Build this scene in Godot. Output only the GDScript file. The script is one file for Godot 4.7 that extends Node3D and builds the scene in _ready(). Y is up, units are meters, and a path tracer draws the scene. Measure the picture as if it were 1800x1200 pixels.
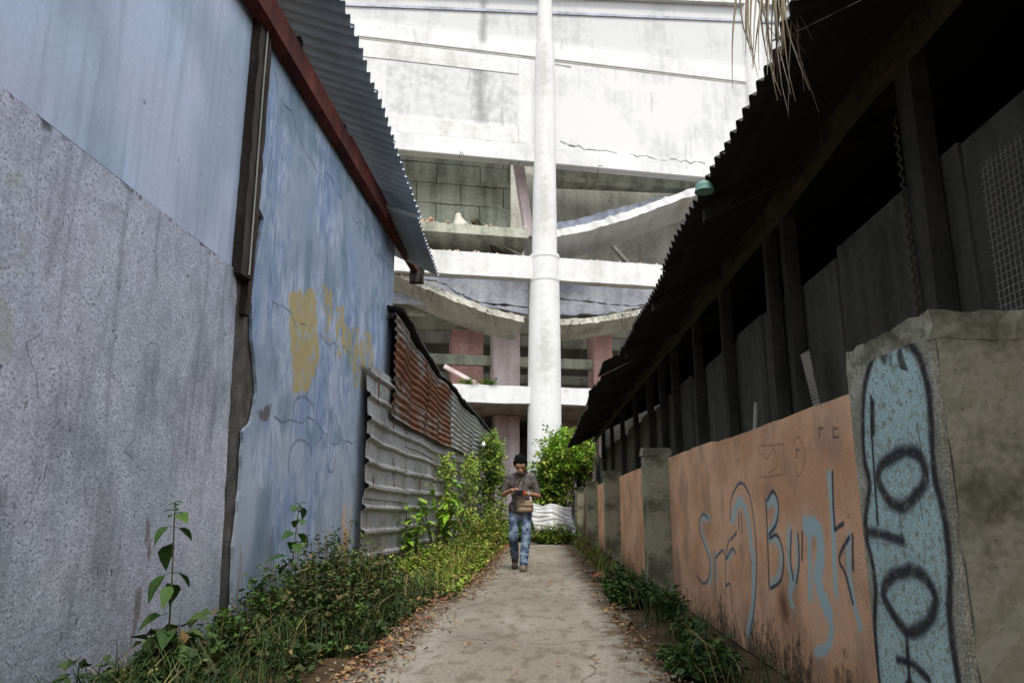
extends Node3D

# ---------------------------------------------------------------- helpers
class MB:
	var v := PackedVector3Array()
	var n := PackedVector3Array()
	var c := PackedColorArray()
	var uv := PackedVector2Array()
	var col := Color(1, 1, 1)
	func tri(a: Vector3, b: Vector3, d: Vector3) -> void:   # seen counter-clockwise from outside
		var m := (b - a).cross(d - a)
		if m.length_squared() < 1e-16: return
		m = m.normalized()
		v.append(a); v.append(d); v.append(b)
		n.append(m); n.append(m); n.append(m)
		c.append(col); c.append(col); c.append(col)
		uv.append(Vector2.ZERO); uv.append(Vector2.ZERO); uv.append(Vector2.ZERO)
	func trin(a: Vector3, b: Vector3, d: Vector3, na: Vector3, nb: Vector3, nd: Vector3) -> void:
		v.append(a); v.append(d); v.append(b)
		n.append(na); n.append(nd); n.append(nb)
		c.append(col); c.append(col); c.append(col)
		uv.append(Vector2.ZERO); uv.append(Vector2.ZERO); uv.append(Vector2.ZERO)
	func quad(a: Vector3, b: Vector3, d: Vector3, e: Vector3) -> void:
		tri(a, b, d); tri(a, d, e)
	# eight corners: bottom ring p0..p3 counter-clockwise seen from above, top ring q0..q3
	func hexa(p: Array, q: Array) -> void:
		quad(p[3], p[2], p[1], p[0]); quad(q[0], q[1], q[2], q[3])
		for i in 4:
			var j := (i + 1) % 4
			quad(p[i], p[j], q[j], q[i])
	# box with chamfered edges
	func box(lo: Vector3, hi: Vector3, ch := 0.0) -> void:
		if ch <= 0.0:
			hexa([Vector3(lo.x, lo.y, hi.z), Vector3(hi.x, lo.y, hi.z), Vector3(hi.x, lo.y, lo.z), Vector3(lo.x, lo.y, lo.z)],
				[Vector3(lo.x, hi.y, hi.z), Vector3(hi.x, hi.y, hi.z), Vector3(hi.x, hi.y, lo.z), Vector3(lo.x, hi.y, lo.z)])
			return
		var ring := func(y: float, k: float) -> Array:
			return [Vector3(lo.x + k, y, hi.z), Vector3(hi.x - k, y, hi.z), Vector3(hi.x, y, hi.z - k), Vector3(hi.x, y, lo.z + k), Vector3(hi.x - k, y, lo.z), Vector3(lo.x + k, y, lo.z), Vector3(lo.x, y, lo.z + k), Vector3(lo.x, y, hi.z - k)]
		var inn := func(y: float) -> Array:
			var k2 := ch
			return [Vector3(lo.x + k2 * 1.4, y, hi.z - k2), Vector3(hi.x - k2 * 1.4, y, hi.z - k2), Vector3(hi.x - k2, y, hi.z - k2 * 1.4), Vector3(hi.x - k2, y, lo.z + k2 * 1.4), Vector3(hi.x - k2 * 1.4, y, lo.z + k2), Vector3(lo.x + k2 * 1.4, y, lo.z + k2), Vector3(lo.x + k2, y, lo.z + k2 * 1.4), Vector3(lo.x + k2, y, hi.z - k2 * 1.4)]
		loft([inn.call(lo.y), ring.call(lo.y + ch, ch), ring.call(hi.y - ch, ch), inn.call(hi.y)])
	# rings of equal count, counter-clockwise seen from the end they lead to; closed by fans
	func loft(rings: Array, caps := true) -> void:
		for k in rings.size() - 1:
			var a: Array = rings[k]; var b: Array = rings[k + 1]
			for i in a.size():
				var j := (i + 1) % a.size()
				quad(a[i], a[j], b[j], b[i])
		if caps:
			var f: Array = rings[0]; var l: Array = rings[rings.size() - 1]
			for i in range(1, f.size() - 1):
				tri(f[0], f[i + 1], f[i]); tri(l[0], l[i], l[i + 1])
	func tube(pts: Array, rad: Array, sides := 5) -> void:
		var prev := []
		for k in pts.size():
			var d: Vector3 = (pts[mini(k + 1, pts.size() - 1)] - pts[maxi(k - 1, 0)]).normalized()
			var s := d.cross(Vector3(0.31, 0.12, 0.94)).normalized()
			if s.length() < 0.5: s = d.cross(Vector3.UP).normalized()
			var t := d.cross(s).normalized()
			var ring := []
			for i in sides:
				var an := TAU * i / sides
				ring.append([pts[k] + (s * cos(an) + t * sin(an)) * float(rad[mini(k, rad.size() - 1)]), s * cos(an) + t * sin(an)])
			if k > 0:
				for i in sides:
					var j := (i + 1) % sides
					trin(prev[i][0], prev[j][0], ring[j][0], prev[i][1], prev[j][1], ring[j][1])
					trin(prev[i][0], ring[j][0], ring[i][0], prev[i][1], ring[j][1], ring[i][1])
			if k == 0 or k == pts.size() - 1:
				for i in range(1, sides - 1):
					if k == 0: tri(ring[0][0], ring[i + 1][0], ring[i][0])
					else: tri(ring[0][0], ring[i][0], ring[i + 1][0])
			prev = ring
	# polygon (points in order, counter-clockwise seen along +nrm) pushed out along nrm
	func prism(poly: Array, push: Vector3) -> void:
		var flat := PackedVector2Array()
		var ax: Vector3 = push.normalized()
		var s: Vector3 = ax.cross(Vector3.UP if absf(ax.y) < 0.9 else Vector3.RIGHT).normalized()
		var t: Vector3 = ax.cross(s)
		for p in poly: flat.append(Vector2(p.dot(s), p.dot(t)))
		var id := Geometry2D.triangulate_polygon(flat)
		for k in range(0, id.size(), 3):
			var a: Vector3 = poly[id[k]]; var b: Vector3 = poly[id[k + 1]]; var d: Vector3 = poly[id[k + 2]]
			if (b - a).cross(d - a).dot(push) < 0.0:
				var q := b; b = d; d = q
			tri(a + push, b + push, d + push); tri(a, d, b)
		var area := 0.0
		for i in flat.size():
			area += flat[i].cross(flat[(i + 1) % flat.size()])
		for i in poly.size():
			var a: Vector3 = poly[i]; var b: Vector3 = poly[(i + 1) % poly.size()]
			if area > 0.0: quad(a, b, b + push, a + push)
			else: quad(b, a, a + push, b + push)
	# corrugated sheet spanned by four corners; ribs run p00 -> p10
	func corr(p00: Vector3, p10: Vector3, p01: Vector3, p11: Vector3, pitch: float, amp: float, trap := 0.0, segs := 1, warp: FastNoiseLite = null, wamp := 0.0, per := 8) -> void:
		var width := (p01 - p00).length()
		var m := maxi(2, int(round(width / pitch * per)))
		var nr := (p10 - p00).cross(p01 - p00).normalized()
		var pt := []
		for i in m + 1:
			var t := float(i) / m
			var ph := fposmod(t * width / pitch, 1.0)
			var h := cos(ph * TAU) * 0.5
			if trap > 0.0:   # flat sheet with raised ribs
				var q := absf(ph - 0.5) * 2.0
				h = clampf((trap - q) / 0.16, 0.0, 1.0)
			var row := []
			for j in segs + 1:
				var s := float(j) / segs
				var p := p00.lerp(p10, s).lerp(p01.lerp(p11, s), t)
				var w := 0.0
				if warp: w = warp.get_noise_3dv(p) * wamp
				row.append(p + nr * (h * amp + w))
			pt.append(row)
		var th := nr * 0.0025
		for side in 2:
			var o := th * (1.0 if side == 0 else -1.0)
			for i in m:
				for j in segs:
					var a: Vector3 = pt[i][j] + o; var b: Vector3 = pt[i][j + 1] + o
					var d: Vector3 = pt[i + 1][j + 1] + o; var e: Vector3 = pt[i + 1][j] + o
					if side == 0: quad(a, b, d, e)
					else: quad(e, d, b, a)
		for i in m:
			quad(pt[i][segs] + th, pt[i][segs] - th, pt[i + 1][segs] - th, pt[i + 1][segs] + th)
			quad(pt[i][0] - th, pt[i][0] + th, pt[i + 1][0] + th, pt[i + 1][0] - th)
	func leaf(b: Vector3, d: Vector3, up: Vector3, ln: float, wd: float) -> void:
		var s := d.cross(up)
		if s.length_squared() < 1e-8: s = d.cross(Vector3(0.7, 0.3, 0.6))
		s = s.normalized() * wd
		var u := s.cross(d).normalized()
		var m := b + d * (ln * 0.42)
		var t := b + d * ln - u * (ln * 0.14)
		tri(b, m + s + u * (wd * 0.35), t); tri(b, t, m - s + u * (wd * 0.35))
	# a larger leaf in six pieces, pointed oval with a fold along the rib and a drooping tip
	func bigleaf(b: Vector3, d: Vector3, up: Vector3, ln: float, wd: float, droop := 0.25) -> void:
		var s := d.cross(up).normalized()
		var u := s.cross(d).normalized()
		var prof := [[0.0, 0.0], [0.18, 0.72], [0.42, 1.0], [0.68, 0.72], [0.88, 0.3], [1.0, 0.0]]
		for k in prof.size() - 1:
			var q0: Array = prof[k]; var q1: Array = prof[k + 1]
			var c0: Vector3 = b + d * (ln * q0[0]) - u * (ln * droop * q0[0] * q0[0])
			var c1: Vector3 = b + d * (ln * q1[0]) - u * (ln * droop * q1[0] * q1[0])
			for g in [-1.0, 1.0]:
				var e0: Vector3 = c0 + s * (g * wd * q0[1]) + u * (wd * q0[1] * 0.3)
				var e1: Vector3 = c1 + s * (g * wd * q1[1]) + u * (wd * q1[1] * 0.3)
				if g > 0.0: quad(c0, e0, e1, c1)
				else: quad(c0, c1, e1, e0)
	func uvplane(au: Vector3, u0: float, u1: float, av: Vector3, v0: float, v1: float) -> void:
		for i in v.size():
			uv[i] = Vector2((v[i].dot(au) - u0) / (u1 - u0), 1.0 - (v[i].dot(av) - v0) / (v1 - v0))
	func mesh(off := Vector3.ZERO) -> ArrayMesh:
		var a := []
		a.resize(Mesh.ARRAY_MAX)
		var w := v
		if off != Vector3.ZERO:
			w = PackedVector3Array()
			w.resize(v.size())
			for i in v.size(): w[i] = v[i] - off
		a[Mesh.ARRAY_VERTEX] = w; a[Mesh.ARRAY_NORMAL] = n; a[Mesh.ARRAY_COLOR] = c; a[Mesh.ARRAY_TEX_UV] = uv
		var m := ArrayMesh.new()
		m.add_surface_from_arrays(Mesh.PRIMITIVE_TRIANGLES, a)
		return m

var rng := RandomNumberGenerator.new()
var used := {}
var M := {}

func R(a: float, b: float) -> float: return rng.randf_range(a, b)
func numbered(called: String) -> String:
	if not used.has(called):
		used[called] = 0
		return called
	used[called] += 1
	return "%s_%03d" % [called, used[called]]
func thing(called: String, label: String, category: String, at := Vector3.ZERO, group := "") -> Node3D:
	var o := Node3D.new()
	o.name = numbered(called); o.position = at
	o.set_meta("label", label); o.set_meta("category", category)
	if group: o.set_meta("group", group)
	add_child(o)
	return o
func gpos(o: Node3D) -> Vector3:
	var p := Vector3.ZERO
	var q: Node = o
	while q is Node3D and q != self:
		p += q.position
		q = q.get_parent()
	return p
# vertices are given in the world's axes; the part sits at its thing's base
func part(root: Node3D, called: String, mb: MB, mat: Material, label := "") -> MeshInstance3D:
	var o := MeshInstance3D.new()
	o.name = called; o.mesh = mb.mesh(gpos(root)); o.material_override = mat
	if label: o.set_meta("label", label)
	root.add_child(o, true)
	return o
func local(root: Node3D, called: String, mb: MB, mat: Material, label := "") -> MeshInstance3D:
	var o := MeshInstance3D.new()
	o.name = called; o.mesh = mb.mesh(); o.material_override = mat
	if label: o.set_meta("label", label)
	root.add_child(o, true)
	return o
func single(called: String, mb: MB, mat: Material, label: String, category: String, at := Vector3.ZERO, group := "") -> MeshInstance3D:
	var o := MeshInstance3D.new()
	o.name = numbered(called); o.position = at; o.mesh = mb.mesh(at); o.material_override = mat
	o.set_meta("label", label); o.set_meta("category", category)
	if group: o.set_meta("group", group)
	add_child(o)
	return o
func setting(called: String, mb: MB, mat: Material, kind := "structure", label := "", category := "") -> MeshInstance3D:
	var o := MeshInstance3D.new()
	o.name = called; o.mesh = mb.mesh(); o.material_override = mat
	o.set_meta("kind", kind)
	if label: o.set_meta("label", label)
	if category: o.set_meta("category", category)
	add_child(o)
	return o

func lin(r: float, g: float, b: float) -> Color: return Color(r, g, b).linear_to_srgb()
func plain(c: Color, rough := 0.9) -> StandardMaterial3D:
	var m := StandardMaterial3D.new()
	m.albedo_color = c; m.roughness = rough; m.metallic_specular = 0.35
	return m
func noise(sd: int, freq: float, oct := 4) -> FastNoiseLite:
	var f := FastNoiseLite.new()
	f.seed = sd; f.frequency = freq; f.fractal_octaves = oct; f.noise_type = FastNoiseLite.TYPE_SIMPLEX_SMOOTH
	return f
func tex_of(im: Image) -> ImageTexture: return ImageTexture.create_from_image(im)
func relief(m: StandardMaterial3D, im: Image, cm: float) -> void:
	m.heightmap_enabled = true
	m.heightmap_texture = tex_of(im)
	m.heightmap_scale = cm

# tiling surface: coarse patches, fine grain, streaks and specks, laid on by world position
func ground_tex(sd: int, size: int, cols: Array, coarse: float, fine: float, speck := 0.0, speck_col := Color.BLACK, streak := 0.0) -> Array:
	var a := noise(sd, coarse, 5).get_seamless_image(size, size).get_data()
	var b := noise(sd + 1, fine, 3).get_seamless_image(size, size).get_data()
	var si := noise(sd + 2, 0.03, 4).get_seamless_image(size, maxi(8, size / 16))
	si.resize(size, size, Image.INTERPOLATE_CUBIC)
	var s := si.get_data()
	var sp := noise(sd + 3, fine * 1.7, 2).get_seamless_image(size, size).get_data()
	var out := PackedByteArray(); out.resize(size * size * 3)
	var hi := PackedByteArray(); hi.resize(size * size)
	for i in size * size:
		var t: float = a[i] / 255.0 * (1.0 - streak) + s[i] / 255.0 * streak
		t = clampf((t - 0.5) * 1.5 + 0.5 + (b[i] / 255.0 - 0.5) * 0.5, 0.0, 0.999) * (cols.size() - 1)
		var k := int(t)
		var c: Color = cols[k].lerp(cols[k + 1], t - k)
		var h: float = b[i] * 0.7 + a[i] * 0.3
		var sk := speck * (0.35 + a[i] / 255.0 * 0.7)
		if sp[i] / 255.0 < sk:
			c = c.lerp(speck_col, clampf((sk - sp[i] / 255.0) * 5.0, 0.0, 0.55))
			h *= 0.85
		out[i * 3] = int(clampf(c.r, 0, 1) * 255); out[i * 3 + 1] = int(clampf(c.g, 0, 1) * 255); out[i * 3 + 2] = int(clampf(c.b, 0, 1) * 255)
		hi[i] = int(clampf(h, 0, 255))
	return [Image.create_from_data(size, size, false, Image.FORMAT_RGB8, out), Image.create_from_data(size, size, false, Image.FORMAT_L8, hi)]
func tri_mat(t: Array, per_metre: float, rough: float, cm := 0.0, spec := 0.3) -> StandardMaterial3D:
	var m := StandardMaterial3D.new()
	m.albedo_texture = tex_of(t[0]); m.roughness = rough; m.metallic_specular = spec
	m.uv1_triplanar = true; m.uv1_world_triplanar = true
	m.uv1_scale = Vector3.ONE * per_metre
	if cm > 0.0: relief(m, t[1], cm)
	return m

# a picture of a flat surface computed point by point in metres: fn(u, v) gives [colour, height]
func paint(w: int, h: int, u0: float, u1: float, v0: float, v1: float, fn: Callable) -> Array:
	var out := PackedByteArray(); out.resize(w * h * 3)
	var hi := PackedByteArray(); hi.resize(w * h)
	var i := 0
	for y in h:
		var vv := lerpf(v1, v0, (y + 0.5) / h)
		for x in w:
			var r: Array = fn.call(lerpf(u0, u1, (x + 0.5) / w), vv)
			var c: Color = r[0]
			out[i * 3] = int(clampf(c.r, 0, 1) * 255); out[i * 3 + 1] = int(clampf(c.g, 0, 1) * 255); out[i * 3 + 2] = int(clampf(c.b, 0, 1) * 255)
			hi[i] = int(clampf(r[1], 0, 1) * 255)
			i += 1
	return [Image.create_from_data(w, h, false, Image.FORMAT_RGB8, out), Image.create_from_data(w, h, false, Image.FORMAT_L8, hi)]
# lay a brush stroke (points in metres) on such a picture
func stroke(im: Image, u0: float, u1: float, v0: float, v1: float, pts: Array, wd: float, col: Color, soft := 0.35, strength := 1.0, ragged: FastNoiseLite = null, rag := 0.6) -> void:
	var w := im.get_width(); var h := im.get_height()
	var px := w / absf(u1 - u0); var py := h / absf(v1 - v0)
	var curve := []
	if pts.size() > 2:
		for k in pts.size() - 1:
			var p0 := Vector2(pts[maxi(k - 1, 0)][0], pts[maxi(k - 1, 0)][1]); var p1 := Vector2(pts[k][0], pts[k][1])
			var p2 := Vector2(pts[k + 1][0], pts[k + 1][1]); var p3 := Vector2(pts[mini(k + 2, pts.size() - 1)][0], pts[mini(k + 2, pts.size() - 1)][1])
			for q in 4: curve.append(p1.cubic_interpolate(p2, p0, p3, q / 4.0))
		curve.append(Vector2(pts[-1][0], pts[-1][1]))
	else:
		for p in pts: curve.append(Vector2(p[0], p[1]))
	if curve.size() == 1: curve.append(curve[0] + Vector2(0.001, 0))
	var lo := Vector2(1e9, 1e9); var hi := Vector2(-1e9, -1e9)
	for p in curve: lo = lo.min(p); hi = hi.max(p)
	lo -= Vector2.ONE * wd * 1.5; hi += Vector2.ONE * wd * 1.5
	var xa := int((lo.x - u0) / (u1 - u0) * w); var xb := int((hi.x - u0) / (u1 - u0) * w)
	if xa > xb: var q := xa; xa = xb; xb = q
	for y in range(maxi(0, int((v1 - hi.y) * py)), mini(h, int((v1 - lo.y) * py) + 1)):
		var vv := lerpf(v1, v0, (y + 0.5) / h)
		for x in range(maxi(0, xa), mini(w, xb + 1)):
			var p := Vector2(lerpf(u0, u1, (x + 0.5) / w), vv)
			var d := 1e9
			for k in curve.size() - 1:
				d = minf(d, p.distance_squared_to(Geometry2D.get_closest_point_to_segment(p, curve[k], curve[k + 1])))
			d = sqrt(d)
			var half := wd * 0.5
			if ragged: half *= 1.0 + rag * ragged.get_noise_2d(p.x, p.y)
			var a := clampf((half - d) / maxf(half * soft, 0.0005), 0.0, 1.0) * strength
			if a > 0.0: im.set_pixel(x, y, im.get_pixel(x, y).lerp(col, a))
# a patch of paint or stain with an uneven border; soft is the width of the border in metres
func fill(im: Image, u0: float, u1: float, v0: float, v1: float, poly: Array, col: Color, strength: float, nz: FastNoiseLite, bite: float, soft := 0.05, stretch := 0.35) -> void:
	var w := im.get_width(); var h := im.get_height()
	var pg := PackedVector2Array()
	var lo := Vector2(1e9, 1e9); var hi := Vector2(-1e9, -1e9)
	for p in poly:
		var q := Vector2(p[0], p[1]); pg.append(q); lo = lo.min(q); hi = hi.max(q)
	var xa := int((lo.x - u0) / (u1 - u0) * w); var xb := int((hi.x - u0) / (u1 - u0) * w)
	if xa > xb: var s := xa; xa = xb; xb = s
	for y in range(maxi(0, int((v1 - hi.y) / (v1 - v0) * h)), mini(h, int((v1 - lo.y) / (v1 - v0) * h) + 1)):
		for x in range(maxi(0, xa), mini(w, xb + 1)):
			var p := Vector2(lerpf(u0, u1, (x + 0.5) / w), lerpf(v1, v0, (y + 0.5) / h))
			if Geometry2D.is_point_in_polygon(p, pg):
				var d := 1e9
				for e in pg.size(): d = minf(d, p.distance_squared_to(Geometry2D.get_closest_point_to_segment(p, pg[e], pg[(e + 1) % pg.size()])))
				var nn := nz.get_noise_2d(p.x, p.y * stretch)
				var k := clampf(0.5 + (nn + bite - 0.55 * maxf(0.0, 1.0 - sqrt(d) / soft)) * 2.2, 0.0, 1.0) * strength
				if k > 0.0: im.set_pixel(x, y, im.get_pixel(x, y).lerp(col, k))
# a crack: the line breaks at every step and opens and closes
func crack(im: Image, u0: float, u1: float, v0: float, v1: float, pts: Array, wd: float, col: Color, jag := 0.05) -> void:
	for k in pts.size() - 1:
		var a := Vector2(pts[k][0], pts[k][1]); var b := Vector2(pts[k + 1][0], pts[k + 1][1])
		var n := maxi(2, int(a.distance_to(b) / (jag * 1.6)))
		var last := a
		for q in range(1, n + 1):
			var p := a.lerp(b, float(q) / n)
			if q < n: p += (b - a).orthogonal().normalized() * R(-jag, jag) * 0.6
			if R(0, 1) > 0.14: stroke(im, u0, u1, v0, v1, [[last.x, last.y], [p.x, p.y]], wd * R(0.4, 1.4), col, 0.8, R(0.5, 1.0))
			if jag < 0.1 and R(0, 1) < 0.1: stroke(im, u0, u1, v0, v1, [[p.x, p.y], [p.x + R(-jag, jag) * 2.0, p.y - R(0.3, 2.0) * jag]], wd * 0.6, col, 0.8, 0.7)
			last = p
func pic_mat(t: Array, rough: float, cm: float) -> StandardMaterial3D:
	var m := StandardMaterial3D.new()
	m.albedo_texture = tex_of(t[0]); m.roughness = rough; m.metallic_specular = 0.3
	if cm > 0.0: relief(m, t[1], cm)
	return m

# ---------------------------------------------------------------- smooth bodies from bones
func snet(mb: MB, bones: Array, cell: float, k: float, tint: Callable) -> void:
	var lo := Vector3.ONE * 1e9; var hi := -lo
	for b in bones:
		var r: float = maxf(b[2], b[3])
		lo = lo.min(b[0] - Vector3.ONE * r).min(b[1] - Vector3.ONE * r)
		hi = hi.max(b[0] + Vector3.ONE * r).max(b[1] + Vector3.ONE * r)
	lo -= Vector3.ONE * cell * 3.0; hi += Vector3.ONE * cell * 3.0
	var nx := int((hi.x - lo.x) / cell) + 1; var ny := int((hi.y - lo.y) / cell) + 1; var nz := int((hi.z - lo.z) / cell) + 1
	var f := PackedFloat32Array(); f.resize(nx * ny * nz); f.fill(1.0)
	for b in bones:
		var p0: Vector3 = b[0]; var p1: Vector3 = b[1]; var r0: float = b[2]; var r1: float = b[3]
		var mr := maxf(r0, r1) + cell * 2.0 + k
		var a0 := ((p0.min(p1) - Vector3.ONE * mr) - lo) / cell; var a1 := ((p0.max(p1) + Vector3.ONE * mr) - lo) / cell
		var ba := p1 - p0; var bb := maxf(ba.length_squared(), 1e-9)
		for z in range(maxi(0, int(a0.z)), mini(nz - 1, int(a1.z)) + 1):
			for y in range(maxi(0, int(a0.y)), mini(ny - 1, int(a1.y)) + 1):
				for x in range(maxi(0, int(a0.x)), mini(nx - 1, int(a1.x)) + 1):
					var pa := lo + Vector3(x, y, z) * cell - p0
					var t := clampf(pa.dot(ba) / bb, 0.0, 1.0)
					var d := (pa - ba * t).length() - lerpf(r0, r1, t)
					var id := x + nx * (y + ny * z)
					var q := f[id]
					var h := maxf(k - absf(q - d), 0.0) / k
					f[id] = minf(q, d) - h * h * k * 0.25
	var idx := PackedInt32Array(); idx.resize(nx * ny * nz); idx.fill(-1)
	var pos := PackedVector3Array(); var nor := PackedVector3Array(); var cols := PackedColorArray()
	var off := [0, 1, nx, nx + 1, nx * ny, nx * ny + 1, nx * ny + nx, nx * ny + nx + 1]
	var edges := [[0, 1], [2, 3], [4, 5], [6, 7], [0, 2], [1, 3], [4, 6], [5, 7], [0, 4], [1, 5], [2, 6], [3, 7]]
	for z in nz - 1:
		for y in ny - 1:
			for x in nx - 1:
				var id := x + nx * (y + ny * z)
				var inside := 0
				for o in off:
					if f[id + o] < 0.0: inside += 1
				if inside == 0 or inside == 8: continue
				var s := Vector3.ZERO; var cnt := 0
				for e in edges:
					var va := f[id + off[e[0]]]; var vb := f[id + off[e[1]]]
					if (va < 0.0) != (vb < 0.0):
						var t := va / (va - vb)
						var ca := Vector3(e[0] & 1, (e[0] >> 1) & 1, e[0] >> 2); var cb := Vector3(e[1] & 1, (e[1] >> 1) & 1, e[1] >> 2)
						s += ca.lerp(cb, t); cnt += 1
				idx[id] = pos.size()
				var p := lo + (Vector3(x, y, z) + s / cnt) * cell
				pos.append(p)
				nor.append(Vector3(f[id + 1] + f[id + off[3]] + f[id + off[5]] + f[id + off[7]] - f[id] - f[id + off[2]] - f[id + off[4]] - f[id + off[6]],
					f[id + off[2]] + f[id + off[3]] + f[id + off[6]] + f[id + off[7]] - f[id] - f[id + 1] - f[id + off[4]] - f[id + off[5]],
					f[id + off[4]] + f[id + off[5]] + f[id + off[6]] + f[id + off[7]] - f[id] - f[id + 1] - f[id + off[2]] - f[id + off[3]]).normalized())
				cols.append(tint.call(p))
	var step := [1, nx, nx * ny]
	for z in range(1, nz - 1):
		for y in range(1, ny - 1):
			for x in range(1, nx - 1):
				var id := x + nx * (y + ny * z)
				for ax in 3:
					var va := f[id]; var vb := f[id + step[ax]]
					if (va < 0.0) == (vb < 0.0): continue
					var u: int = step[(ax + 1) % 3]; var w: int = step[(ax + 2) % 3]
					var q := [idx[id - u - w], idx[id - w], idx[id], idx[id - u]]
					if q.min() < 0: continue
					if va >= 0.0: q.reverse()
					for t in [[0, 1, 2], [0, 2, 3]]:
						var a: int = q[t[0]]; var b: int = q[t[1]]; var d: int = q[t[2]]
						for g in [a, d, b]:
							mb.v.append(pos[g]); mb.n.append(nor[g]); mb.c.append(cols[g]); mb.uv.append(Vector2.ZERO)

func rough_box(mb: MB, lo: Vector3, hi: Vector3, cell: float, nz: FastNoiseLite, amp: float) -> void:
	var jog := func(p: Vector3) -> Vector3:
		return p + Vector3(nz.get_noise_3d(p.x, p.y, p.z), nz.get_noise_3d(p.y + 31.0, p.z, p.x), nz.get_noise_3d(p.z, p.x + 57.0, p.y)) * amp
	var ex := hi - lo
	for ax in 3:
		var a1 := (ax + 1) % 3; var a2 := (ax + 2) % 3
		var n1 := maxi(1, int(ex[a1] / cell)); var n2 := maxi(1, int(ex[a2] / cell))
		for side in 2:
			for i in n1:
				for j in n2:
					var q := []
					for k in [[0, 0], [1, 0], [1, 1], [0, 1]]:
						var p := lo
						p[ax] = lo[ax] if side == 0 else hi[ax]
						p[a1] = lo[a1] + ex[a1] * (i + k[0]) / n1
						p[a2] = lo[a2] + ex[a2] * (j + k[1]) / n2
						q.append(jog.call(p))
					if side == 1: mb.quad(q[0], q[1], q[2], q[3])
					else: mb.quad(q[3], q[2], q[1], q[0])

func fx(z: float) -> float:   # line of the sheet metal fence
	if z > -14.0: return -2.12
	return -2.12 + 0.055 * (-14.0 - z)
func ftop(z: float) -> float: return 3.68 - clampf((-11.0 - z) / 12.0, 0.0, 1.0) * 0.5

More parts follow.
